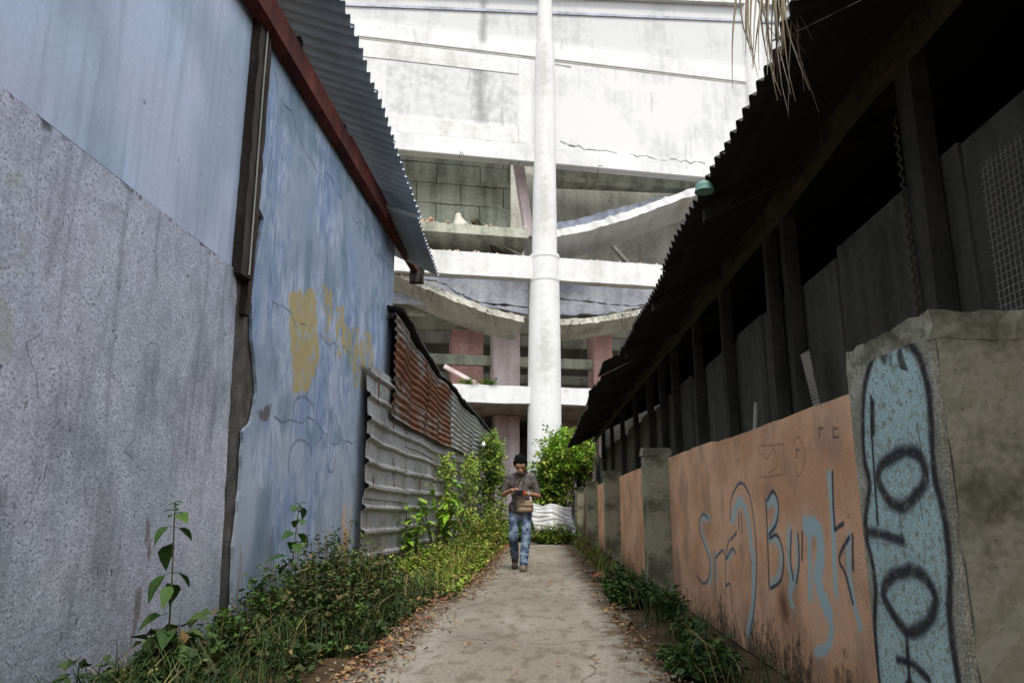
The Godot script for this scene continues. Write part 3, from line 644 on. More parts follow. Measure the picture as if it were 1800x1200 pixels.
	t = paint(480, 170, ru[0], ru[1], ru[2], ru[3], func(z, h):
		var g: float = r2.get_noise_2d(z * 0.5, h * 2.5)
		var near := 1.0 - clampf(Vector2((z + 13.0) / 3.4, (h - 2.85) / 0.85).length(), 0.0, 1.4)
		var k := clampf(0.35 + (near + r1.get_noise_2d(z, h * 2.0) * 1.1 + g * 0.6) * 1.6, 0, 1)
		var c := Color(0.50, 0.49, 0.47).lerp(Color(0.38, 0.36, 0.34), clampf(0.5 + g * 1.5, 0, 1))
		c = c.lerp(Color(0.47, 0.305, 0.21).lerp(Color(0.33, 0.20, 0.145), clampf(0.5 + r2.get_noise_2d(z * 2.0, h * 3.0) * 2.0, 0, 1)), k)
		return [c, 0.5])
	M.rust = pic_mat(t, 0.75, 0.0)
	# whitewashed upper storeys: grey weathered fields, run-off stains and cracks
	var fu := [-10.0, 12.0, 15.0, 24.5]
	var f1 := noise(131, 0.35, 5); var f2 := noise(132, 2.2, 4)
	t = paint(800, 346, fu[0], fu[1], fu[2], fu[3], func(u, v):
		var a: float = f1.get_noise_2d(u, v); var b: float = f2.get_noise_2d(u, v); var st: float = f2.get_noise_2d(u * 1.6, v * 0.12)
		var c := Color(0.815, 0.815, 0.81)
		var g := clampf(a * 0.8 + b * 0.3 + st * 0.28, 0, 1)
		if v > 16.0 and v < 20.15:
			g = clampf(g + 0.16 + (0.42 if u > -6.6 and u < -1.0 and v > 16.9 and v < 19.8 else 0.0) * (0.8 + b), 0, 1)
		elif v > 21.0: g = clampf(g + 0.45, 0, 1)
		c = c.lerp(Color(0.63, 0.64, 0.64), g * 0.7)
		return [c, 0.5 + b * 0.3])
	im = t[0]
	var n9 := noise(133, 1.6, 3)
	var C := func(pts: Array, wd: float, col: Color, str: float): stroke(im, fu[0], fu[1], fu[2], fu[3], pts, wd, col, 0.9, str, n9)
	var K := func(pts: Array): crack(im, fu[0], fu[1], fu[2], fu[3], pts, 0.09, Color(0.24, 0.24, 0.24), 0.14)
	C.call([[-2.6, 19.9], [-2.65, 18.5], [-2.55, 17.0]], 0.8, Color(0.36, 0.36, 0.36), 0.4)
	C.call([[-2.5, 22.6], [-2.5, 21.5], [-2.55, 20.8]], 0.5, Color(0.36, 0.37, 0.37), 0.45)
	K.call([[-5.2, 16.25], [-4.4, 16.2], [-3.6, 16.08], [-3.2, 16.06]])
	K.call([[-2.6, 16.05], [-2.0, 16.1], [-1.5, 16.12]])
	K.call([[0.8, 16.5], [1.1, 16.25], [1.5, 16.15], [2.4, 16.05], [3.4, 16.0], [5.0, 15.92], [7.5, 15.9]])
	C.call([[0.75, 20.0], [1.4, 19.95]], 0.12, Color(0.3, 0.3, 0.3), 0.7)
	for i in 30:
		var u := R(-7, 9); var v := R(16.5, 22)
		C.call([[u, v], [u + R(-0.1, 0.1), v - R(0.2, 1.4)]], R(0.05, 0.16), Color(0.5, 0.5, 0.49), R(0.12, 0.35))
	M.facade = pic_mat(t, 0.9, 0.0)
	# leaves take their colour from each leaf
	for q in [["leaf", 0.6, lin(0.10, 0.16, 0.02)], ["straw", 0.8, lin(0.06, 0.05, 0.02)]]:
		var m := StandardMaterial3D.new()
		m.vertex_color_use_as_albedo = true; m.roughness = q[1]; m.metallic_specular = 0.3
		m.backlight_enabled = true; m.backlight = q[2]
		M[q[0]] = m
	var sk := StandardMaterial3D.new()
	sk.vertex_color_use_as_albedo = true; sk.roughness = 0.7; sk.metallic_specular = 0.35
	M.tinted = sk
	M.stem = plain(lin(0.05, 0.06, 0.025))
	M.bark = plain(lin(0.09, 0.07, 0.045))

func _ready() -> void:
	rng.seed = 7
	# camera: crouching height, tilted up, the alley a little right of its axis
	var cam := Camera3D.new()
	cam.name = "camera"; cam.fov = 49.55; cam.near = 0.05; cam.far = 400.0
	cam.position = Vector3(0, 0.95, 0); cam.rotation_degrees = Vector3(12.70, 2.149, 0)
	add_child(cam); cam.current = true
	# white hazy sky, soft high sun from behind the camera
	var env := Environment.new()
	var sky := Sky.new(); var sm := ProceduralSkyMaterial.new()
	sm.sky_top_color = Color(0.93, 0.96, 1.0); sm.sky_horizon_color = Color(0.97, 0.98, 1.0); sm.sky_curve = 0.2
	sm.ground_bottom_color = Color(0.35, 0.33, 0.3); sm.ground_horizon_color = Color(0.6, 0.6, 0.58)
	sky.sky_material = sm
	env.background_mode = Environment.BG_SKY; env.sky = sky; env.background_energy_multiplier = 1.0
	env.tonemap_mode = Environment.TONE_MAPPER_LINEAR; env.tonemap_exposure = 2.3
	env.sdfgi_enabled = true; env.ssao_enabled = true; env.ssil_enabled = true
	var we := WorldEnvironment.new(); we.name = "environment"; we.environment = env; add_child(we)
	var sun := DirectionalLight3D.new()
	sun.name = "sun"; sun.light_energy = 0.45; sun.light_angular_distance = 10.0; sun.light_color = Color(1.0, 0.96, 0.9); sun.shadow_enabled = true
	sun.basis = Basis.looking_at(Vector3(-0.12, -1.0, -0.62), Vector3.UP)
	add_child(sun)
	make_materials()
	print("materials ", Time.get_ticks_msec())
	ground()
	left_house()
	metal_fence()
	boundary_wall()
	dark_shed()
	ruin()
	print("structure ", Time.get_ticks_msec())
	plants()
	print("plants ", Time.get_ticks_msec())
	small_things()
	walker()
	print("done ", Time.get_ticks_msec())

func ground() -> void:
	var m := MB.new()
	var gn := noise(201, 0.8, 4)
	var xs := [-200.0, -60.0, -12.0, -4.0]
	var x := -3.0
	while x < 3.0: xs.append(x); x += 0.25
	xs.append_array([3.0, 6.0, 14.0, 60.0, 200.0])
	var zs := [60.0, 20.0, 6.0]
	var z := 2.0
	while z > -26.0: zs.append(z); z -= 0.4
	zs.append_array([-26.0, -34.0, -60.0, -250.0])
	var hgt := func(px: float, pz: float) -> Vector3:
		var k := clampf((-px - 0.9) * 1.2, 0.0, 1.0) * clampf((px + 4.0), 0.0, 1.0) * clampf((26.0 + pz) * 0.2, 0.0, 1.0) * clampf((6.0 - pz) * 0.2, 0.0, 1.0)
		return Vector3(px, -0.012 + k * (0.06 + 0.05 * gn.get_noise_2d(px, pz)), pz)
	for i in xs.size() - 1:
		for j in zs.size() - 1:
			m.quad(hgt.call(xs[i], zs[j]), hgt.call(xs[i + 1], zs[j]), hgt.call(xs[i + 1], zs[j + 1]), hgt.call(xs[i], zs[j + 1]))
	setting("ground", m, M.soil)
	# the concrete strip down the middle, its edges ragged
	m = MB.new()
	var L := [[-1.35, 6.0], [-1.3, -1.0], [-1.24, -4.4], [-1.08, -4.9], [-1.15, -6.15], [-1.14, -7.5], [-0.96, -8.45], [-0.80, -10.4], [-0.84, -14.3], [-0.92, -18.2], [-0.6, -23.8], [-0.5, -25.5]]
	var Rr := [[0.75, 6.0], [0.7, -1.0], [0.66, -4.47], [0.72, -5.96], [0.76, -8.0], [0.72, -10.5], [0.78, -14.4], [0.95, -20.0], [1.05, -23.0], [1.11, -25.5]]
	var en := noise(203, 1.4, 4)
	var at := func(l: Array, zz: float) -> float:
		for k in l.size() - 1:
			if zz <= l[k][1] and zz >= l[k + 1][1]:
				return lerpf(l[k][0], l[k + 1][0], (l[k][1] - zz) / (l[k][1] - l[k + 1][1])) + (en.get_noise_2d(zz * 0.6, l[0][0] * 9.0) * 0.11 + en.get_noise_2d(zz * 4.0, l[0][0] * 9.0) * 0.03)
		return l[-1][0]
	z = 6.0
	while z > -25.4:
		var z2 := z - 0.12
		var a: float = at.call(L, z); var b: float = at.call(Rr, z); var a2: float = at.call(L, z2); var b2: float = at.call(Rr, z2)
		var n := 8
		for k in n:
			var y := func(px, pz) -> float: return 0.012 + 0.010 * en.get_noise_2d(px * 0.7, pz * 0.7)
			var x0 := lerpf(a, b, float(k) / n); var x1 := lerpf(a, b, (k + 1.0) / n); var w0 := lerpf(a2, b2, float(k) / n); var w1 := lerpf(a2, b2, (k + 1.0) / n)
			m.quad(Vector3(x0, y.call(x0, z), z), Vector3(x1, y.call(x1, z), z), Vector3(w1, y.call(w1, z2), z2), Vector3(w0, y.call(w0, z2), z2))
		m.quad(Vector3(a, -0.05, z), Vector3(a, 0.012, z), Vector3(a2, 0.012, z2), Vector3(a2, -0.05, z2))
		m.quad(Vector3(b2, -0.05, z2), Vector3(b2, 0.012, z2), Vector3(b, 0.012, z), Vector3(b, -0.05, z))
		z = z2
	m.uvplane(Vector3.RIGHT, -1.5, 1.3, Vector3.FORWARD, 0.0, 26.0)
	setting("path", m, M.path)

func left_house() -> void:
	var h := thing("plaster_house", "old blue and lavender plastered house with red eave board and grey corrugated roof", "house", Vector3(-2.3, 0, -5.0))
	var m := MB.new()
	var X := -2.19
	# lower wall: ends on a slightly slanted edge
	var n := noise(211, 6.0, 3)
	var prof := []
	for k in 28:
		var y := 2.64 * k / 27.0
		prof.append(Vector3(-2.42, y, -5.235 + 0.175 * y / 2.6 + n.get_noise_2d(y * 2.0, 0.0) * 0.016 + (0.05 if k == 27 else 0.0)))
	var poly := [Vector3(-2.42, 0, 6.0)]; poly.append_array(prof)
	for k in 24: poly.append(Vector3(-2.42, 2.635 + n.get_noise_2d(k * 0.2, 4.0) * 0.018, -4.95 + k * 0.46 * 1.0))
	poly.append(Vector3(-2.42, 2.64, 6.0))
	m.prism(poly, Vector3(2.42 + X, 0, 0))
	m.uvplane(Vector3.BACK, -5.25, 0.0, Vector3.UP, 0.0, 2.66)
	part(h, "lower_wall", m, M.plaster, "rough lavender grey plaster wall, pitted")
	m = MB.new()
	m.box(Vector3(-2.4, 2.645, -4.99), Vector3(-2.205, 5.1, -2.53)); m.box(Vector3(-2.4, 2.645, -2.525), Vector3(-2.205, 5.1, -0.05)); m.box(Vector3(-2.4, 2.645, -0.045), Vector3(-2.205, 5.1, 6.0))
	m.uvplane(Vector3.BACK, -5.0, 0.0, Vector3.UP, 2.6, 5.1)
	part(h, "upper_panel", m, M.board, "smooth pale blue grey board above the plaster")
	# timber post at the joint, two boards
	m = MB.new(); rough_box(m, Vector3(-2.3, 2.60, -5.20), Vector3(-2.135, 5.05, -4.98), 0.12, n, 0.012)
	part(h, "post", m, M.darkwood, "blackened timber post at the wall joint")
	m = MB.new(); rough_box(m, Vector3(-2.3, 2.35, -5.30), Vector3(-2.165, 5.05, -5.21), 0.1, n, 0.014)
	part(h, "batten", m, M.darkwood)
	m = MB.new(); m.tube([Vector3(-2.128, 5.0, -5.1), Vector3(-2.126, 4.2, -5.09), Vector3(-2.128, 3.3, -5.11), Vector3(-2.128, 2.62, -5.12)], [0.008], 5)
	part(h, "cable", m, M.grey)
	# raw wall core showing as a strip
	m = MB.new(); rough_box(m, Vector3(-2.5, 0.0, -10.58), Vector3(-2.222, 5.0, -5.0), 0.16, n, 0.014)
	part(h, "wall_core", m, M.mortar, "bare grey mortar strip where the blue plaster broke away")
	# blue skin with a ragged near edge
	m = MB.new()
	var edge := [[-5.27, 5.0], [-5.29, 4.58], [-5.32, 3.89], [-5.36, 3.25], [-5.47, 3.2], [-5.39, 2.91], [-5.33, 2.52], [-5.45, 2.2], [-5.61, 1.82], [-5.54, 1.59], [-5.40, 1.5], [-5.43, 1.08], [-5.4, 0.68], [-5.44, 0.29], [-5.42, 0.0]]
	poly = []
	var jn := noise(213, 9.0, 3)
	for k in edge.size() - 1:
		for q in 5:
			var t := q / 5.0
			var y := lerpf(edge[k][1], edge[k + 1][1], t)
			poly.append(Vector3(-2.215, y, lerpf(edge[k][0], edge[k + 1][0], t) + jn.get_noise_2d(y, 0.5) * 0.035))
	poly.append(Vector3(-2.215, 0, -5.42)); poly.append(Vector3(-2.215, 0, -10.62)); poly.append(Vector3(-2.215, 5.0, -10.62))
	m.prism(poly, Vector3(0.025, 0, 0))
	m.uvplane(Vector3.BACK, -10.64, -5.2, Vector3.UP, 0.0, 5.05)
	part(h, "blue_plaster", m, M.blue, "streaked sky blue plaster with ochre paint remains and long cracks")
	m = MB.new(); rough_box(m, Vector3(-2.6, 0.0, -10.66), Vector3(-2.24, 5.0, -10.59), 0.4, n, 0.01)
	part(h, "end_wall", m, M.mortar)
	# red eave boards
	for q in [[3.0, -2.4], [-2.41, -7.42], [-7.43, -11.95]]:
		m = MB.new()
		var yb := func(z: float) -> float: return 4.64 + (-5.16 - z) * 0.036
		var z0: float = q[0]; var z1: float = q[1]
		m.hexa([Vector3(-2.17, yb.call(z0), z0), Vector3(-2.06, yb.call(z0) + 0.0, z0), Vector3(-2.06, yb.call(z1), z1), Vector3(-2.17, yb.call(z1), z1)],
			[Vector3(-2.17, yb.call(z0) + 0.26, z0), Vector3(-2.06, yb.call(z0) + 0.26, z0), Vector3(-2.06, yb.call(z1) + 0.22, z1), Vector3(-2.17, yb.call(z1) + 0.22, z1)])
		part(h, "eave_board", m, M.redwood)
	m = MB.new(); rough_box(m, Vector3(-2.2, 4.70, -12.12), Vector3(-1.97, 4.98, -11.96), 0.06, n, 0.03)
	part(h, "rafter_end", m, M.darkwood)
	for z in [2.0, 0.4, -1.2, -2.8, -4.4, -6.0, -7.6, -9.2, -10.8]:
		m = MB.new()
		m.box(Vector3(-3.4, 5.1, z - 0.04), Vector3(-2.18, 5.2, z + 0.04))
		part(h, "rafter", m, M.darkwood)
	# roof of corrugated sheets, the last ones finer and lower
	var eh := func(z: float) -> float: return 5.25 - clampf(-4.0 - z, 0.0, 20.0) * 0.055
	var wn := noise(214, 0.7, 3)
	var z := 3.0
	var k := 0
	while z > -9.1:
		var z2 := z - 1.02
		m = MB.new()
		var lift := 0.006 * (k % 2)
		var ex := -1.65 + wn.get_noise_1d(z * 3.0) * 0.02
		m.corr(Vector3(-3.4, 5.75 + lift, z), Vector3(ex, eh.call(z) + 0.02 + lift, z), Vector3(-3.4, 5.75 + lift, z2), Vector3(ex, eh.call(z2) + 0.02 + lift, z2), 0.17, 0.055, 0.0, 4, wn, 0.03, 10)
		part(h, "roof_sheet", m, M.roof)
		z = z2 + 0.04; k += 1
	z = -9.3
	while z > -11.2:
		var z2 := z - 0.72
		m = MB.new()
		m.corr(Vector3(-2.6, 5.16, z), Vector3(-1.62, 4.80 + (z + 9.3) * 0.09, z), Vector3(-2.6, 5.12, z2), Vector3(-1.62, 4.80 + (z2 + 9.3) * 0.09, z2), 0.12, 0.05, 0.0, 3, wn, 0.02)
		part(h, "roof_sheet", m, M.paleroof)
		z = z2 + 0.03

func metal_fence() -> void:
	var f := thing("sheet_metal_fence", "patched corrugated metal fence, grey below and rusty above, overgrown", "fence", Vector3(-2.2, 0, -13))
	var wn := noise(221, 0.55, 3)
	var m: MB
	var cols := [-8.86, -11.7, -14.5, -17.3, -20.2, -23.2]
	for c in cols.size() - 1:
		var za: float = cols[c] + (0.06 if c > 0 else 0.0); var zb: float = cols[c + 1]
		for r in 3:
			m = MB.new()
			var y0 := 0.22 + r * 0.83; var y1 := y0 + 0.86
			var o := 0.006 * ((c + r) % 2) + 0.008 * r
			var dip := R(-0.02, 0.02)
			m.corr(Vector3(fx(za) + o, y0 + dip, za), Vector3(fx(zb) + o, y0 - dip + c * 0.02, zb), Vector3(fx(za) + o, y1 + dip, za), Vector3(fx(zb) + o, y1 - dip + c * 0.02, zb), 0.29, 0.05, 0.30, 10, wn, 0.09, 16)
			part(f, "sheet", m, M.zinc)
	var up := [-10.16, -13.1, -15.95, -19.3, -22.9]
	for c in up.size() - 1:
		m = MB.new()
		var za: float = up[c] + (0.05 if c > 0 else 0.0); var zb: float = up[c + 1]
		var lo := 2.2 + c * 0.02
		m.corr(Vector3(fx(za) + 0.09, lo, za), Vector3(fx(zb) + 0.09, lo, zb), Vector3(fx(za) + 0.06, ftop(za), za), Vector3(fx(zb) + 0.06, ftop(zb), zb), 0.118, 0.036, 0.0, 10, wn, 0.1)
		m.uvplane(Vector3.BACK, -16.4, -10.0, Vector3.UP, 2.1, 3.8)
		part(f, "rusty_sheet" if c < 2 else "sheet", m, M.rust if c < 2 else M.zinc, "rust brown corrugated sheet" if c < 2 else "")
	for z in [-8.95, -11.7, -14.5, -17.3, -20.2, -22.9]:
		m = MB.new(); rough_box(m, Vector3(fx(z) - 0.2, 0.0, z - 0.05), Vector3(fx(z) - 0.1, 3.3 if z < -9.0 else 2.6, z + 0.05), 0.3, wn, 0.02)
		part(f, "fence_post", m, M.darkwood)
	# rusty straps nailed on the near sheets
	for q in [[-9.35, 2.25, 0.35], [-9.25, 1.2, 0.12], [-10.6, 1.15, 0.14], [-10.4, 2.0, 0.12], [-12.9, 1.25, 0.16]]:
		m = MB.new(); m.box(Vector3(fx(q[0]) + 0.05, q[1], q[0] - 0.02), Vector3(fx(q[0]) + 0.058, q[1] + q[2], q[0] + 0.02))
		part(f, "strap", m, M.redwood)
	# dark roof edge over the fence
	var r := thing("lean_to_roof", "dark thin corrugated lean-to roof edge above the rusty fence", "roof", Vector3(-2.4, 3.7, -16))
	var z := -10.2
	while z > -23.3:
		var z2 := z - 1.05
		m = MB.new()
		var e := 0.16 + wn.get_noise_1d(z * 5.0) * 0.05
		m.corr(Vector3(fx(z) - 1.3, ftop(z) + 0.36, z), Vector3(fx(z) + e, ftop(z) + 0.04, z), Vector3(fx(z2) - 1.3, ftop(z2) + 0.36, z2), Vector3(fx(z2) + e, ftop(z2) + 0.04, z2), 0.105, 0.035, 0.0, 3, wn, 0.05)
		part(r, "roof_sheet", m, M.black)
		z = z2 + 0.03
	m = MB.new(); m.tube([Vector3(fx(-10.2), ftop(-10.2) - 0.03, -10.2), Vector3(fx(-14), ftop(-14) - 0.03, -14), Vector3(fx(-18.5), ftop(-18.5) - 0.03, -18.5), Vector3(fx(-23.2), ftop(-23.2) - 0.03, -23.2)], [0.045], 6)
	part(r, "purlin", m, M.darkwood)
	m = MB.new(); m.box(Vector3(-3.5, 0.0, -23.2), Vector3(-3.35, 4.0, -10.7))
	part(r, "back_wall", m, M.mortar)

func boundary_wall() -> void:
	var w := thing("boundary_wall", "orange plastered boundary wall with grey concrete piers and blue spray lettering", "wall", Vector3(1.45, 0, -10))
	var n := noise(231, 5.0, 3); var n2 := noise(232, 14.0, 3)
	var m: MB
	var pz := [[-2.13, -2.73], [-8.28, -8.56], [-13.5, -13.78], [-18.7, -18.98], [-23.8, -24.1]]
	var starts := [6.0, -2.73, -8.56, -13.78, -18.98]
	for k in 5:
		m = MB.new()
		var za: float = starts[k] ; var zb: float = pz[k][0]
		var top := 1.46 if k < 2 else 1.5
		var poly := [Vector3(1.41, 0.0, za)]
		var cnt := 24
		poly.append(Vector3(1.41, 0.0, zb))
		for q in cnt + 1:
			var z := lerpf(zb, za, float(q) / cnt)
			poly.append(Vector3(1.41, top + n.get_noise_1d(z * 2.0) * 0.012 + (0.03 if z < -6.0 and k == 1 else 0.0), z))
		poly.reverse()
		m.prism(poly, Vector3(0.12, 0, 0))
		if k == 1: m.uvplane(Vector3.BACK, -8.45, -2.6, Vector3.UP, 0.0, 1.5)
		else: m.uvplane(Vector3.BACK, -14.0, -8.4, Vector3.UP, 0.0, 1.55)
		part(w, "wall_panel", m, M.orange if k == 1 else M.orange_far, "orange panel sprayed with pale blue letters, mould at its foot" if k == 1 else "")
	for k in pz.size():
		m = MB.new()
		var top := 1.44 if k == 0 else 1.53
		rough_box(m, Vector3(1.15, 0.0, pz[k][1]), Vector3(1.44, top, pz[k][0]), 0.07 if k == 0 else 0.15, n2, 0.010)
		var p := part(w, "pier", m, M.concrete, "mossy concrete pier sprayed with a blue figure in black outline" if k == 0 else "")
		m = MB.new()
		rough_box(m, Vector3(1.135, top - 0.012, pz[k][1] - 0.006), Vector3(1.445, top + 0.07, pz[k][0] + 0.006), 0.035, n2, 0.016)
		part(p, "cap", m, M.concrete)
		if k == 0:
			m = MB.new()
			m.box(Vector3(1.132, 0.0, pz[0][1] + 0.004), Vector3(1.15, top, pz[0][0] - 0.004), 0.0015)
			m.uvplane(Vector3.BACK, -2.75, -2.12, Vector3.UP, 0.0, 1.56)
			for i in m.v.size():   # the return edges take the plaster beside them
				if absf(m.n[i].z) > 0.5: m.uv[i].x += (m.v[i].x - 1.132) / 0.63 * (-1.0 if m.n[i].z > 0.0 else 1.0)
			part(p, "painted_face", m, M.pier_paint, "sprayed blue figure of stacked rings, black outline")

func dark_shed() -> void:
	M.darkpost = tri_mat(ground_tex(109, 128, [Color(0.20, 0.20, 0.18), Color(0.27, 0.265, 0.24), Color(0.33, 0.32, 0.28)], 0.02, 0.15, 0.2, Color(0.12, 0.12, 0.1), 0.6), 0.8, 0.9)
	var s := thing("dark_shed", "dark open sided timber shed with low black corrugated roof behind the orange wall", "shed", Vector3(2.5, 0, -10))
	var n := noise(241, 3.0, 3); var wn := noise(242, 0.8, 3)
	var m: MB
	# wall boards up to two and a half metres, open above
	var z := 5.0
	var k := 0
	while z > -24.0:
		var wd := R(0.55, 1.1)
		m = MB.new()
		var top := 2.46 + R(-0.03, 0.05)
		m.box(Vector3(1.80 + 0.012 * (k % 2), 0.0, z - wd), Vector3(1.822 + 0.012 * (k % 2), top, z - 0.006), 0.004)
		part(s, "board", m, M.plank)
		z -= wd; k += 1
	for q in [[3.6, 0.1], [0.6, 0.1], [-1.3, 0.1], [-3.1, 0.13], [-4.9, 0.09], [-5.32, 0.08], [-6.72, 0.09], [-8.0, 0.08], [-9.4, 0.09], [-10.4, 0.07], [-11.6, 0.09], [-13.4, 0.1], [-15.6, 0.1], [-18.0, 0.1], [-20.4, 0.1], [-22.6, 0.12]]:
		m = MB.new()
		rough_box(m, Vector3(1.70, 0.0, q[0] - q[1]), Vector3(1.79, 3.08, q[0]), 0.4, n, 0.015)
		part(s, "post", m, M.darkpost)
	# wall plate and struts
	for q in [[5.0, -4.6], [-4.6, -11.0], [-11.0, -23.0]]:
		m = MB.new(); rough_box(m, Vector3(1.62, 2.93, q[1]), Vector3(1.70, 3.06, q[0] - 0.01), 0.4, n, 0.03)
		part(s, "wall_plate", m, M.beamwood)
	# roof
	z = 5.0; k = 0
	while z > -8.7:
		var z2 := z - 0.98
		m = MB.new()
		var e := 0.95 + wn.get_noise_1d(z * 4.0) * 0.03
		var l := 0.005 * (k % 2)
		m.corr(Vector3(5.0, 4.75 + l, z2), Vector3(e, 2.74 + l, z2), Vector3(5.0, 4.75 + l, z), Vector3(e, 2.74 + l, z), 0.112, 0.034, 0.0, 5, wn, 0.03)
		part(s, "roof_sheet", m, M.black)
		z = z2 + 0.03; k += 1
	z = -8.72
	while z > -21.6:
		var z2 := z - 0.98
		m = MB.new()
		var e := 0.80 + wn.get_noise_1d(z * 4.0) * 0.05
		var l := 0.005 * (k % 2) - 0.03
		m.corr(Vector3(5.0, 4.7 + l, z2), Vector3(e, 2.69 + l + wn.get_noise_1d(z2 * 2.0) * 0.04, z2), Vector3(5.0, 4.7 + l, z), Vector3(e, 2.69 + l + wn.get_noise_1d(z * 2.0) * 0.04, z), 0.075, 0.02, 0.0, 5, wn, 0.05)
		part(s, "roof_sheet", m, M.black)
		z = z2 + 0.03; k += 1
	for zz in [4.0, 2.0, 0.0, -2.1, -4.2, -6.3, -8.4, -10.5, -12.6, -14.7, -16.8, -18.9, -20.5]:
		m = MB.new()
		m.hexa([Vector3(1.0, 2.64, zz), Vector3(4.9, 4.57, zz), Vector3(4.9, 4.57, zz - 0.06), Vector3(1.0, 2.64, zz - 0.06)], [Vector3(1.0, 2.71, zz), Vector3(4.9, 4.64, zz), Vector3(4.9, 4.64, zz - 0.06), Vector3(1.0, 2.71, zz - 0.06)])
		part(s, "rafter", m, M.black)
	m = MB.new(); m.box(Vector3(4.75, 0, -24.4), Vector3(4.9, 4.95, 5.0)); part(s, "back_wall", m, M.black)
	m = MB.new(); m.prism([Vector3(1.84, 0, -22.4), Vector3(4.74, 0, -22.4), Vector3(4.74, 4.7, -22.4), Vector3(1.84, 3.25, -22.4)], Vector3(0, 0, -0.1)); part(s, "end_wall", m, M.black)
	m = MB.new(); m.prism([Vector3(1.84, 0, 5.0), Vector3(4.88, 0, 5.0), Vector3(4.88, 4.75, 5.0), Vector3(1.84, 3.25, 5.0)], Vector3(0, 0, -0.1)); part(s, "end_wall", m, M.black)
	# pale ribbed plastic strip, stick and rope on the posts
	m = MB.new(); m.corr(Vector3(1.66, 1.90, -4.66), Vector3(1.66, 1.90, -4.52), Vector3(1.68, 1.52, -4.56), Vector3(1.68, 1.52, -4.47), 0.02, 0.008, 0.0, 1)
	part(s, "plastic_strip", m, M.grey, "pale ribbed plastic strip")
	m = MB.new(); m.tube([Vector3(1.66, 1.45, -5.8), Vector3(1.68, 1.75, -5.75)], [0.02], 5); part(s, "stick", m, M.grey)
	m = MB.new()
	var pts := []
	for i in 80:
		var t := i / 79.0
		pts.append(Vector3(1.685 + 0.008 * sin(i * 1.9), lerpf(2.75, 1.52, t), -3.235 + 0.010 * cos(i * 1.9)))
	m.tube(pts, [0.008], 4); part(s, "rope", m, M.beamwood, "pale twisted rope on the shed post")
	# wire netting at the near end
	m = MB.new()
	for i in 22:
		var zz := -2.83 + i * 0.03
		m.tube([Vector3(1.785, 1.5, zz), Vector3(1.785, 2.3, zz + 0.02)], [0.0014], 3)
	for i in 27:
		var y := 1.5 + i * 0.03
		m.tube([Vector3(1.788, y, -2.84), Vector3(1.788, y, -2.16)], [0.0014], 3)
	var net := part(s, "wire_netting", m, M.grey)
	net.set_meta("kind", "stuff")

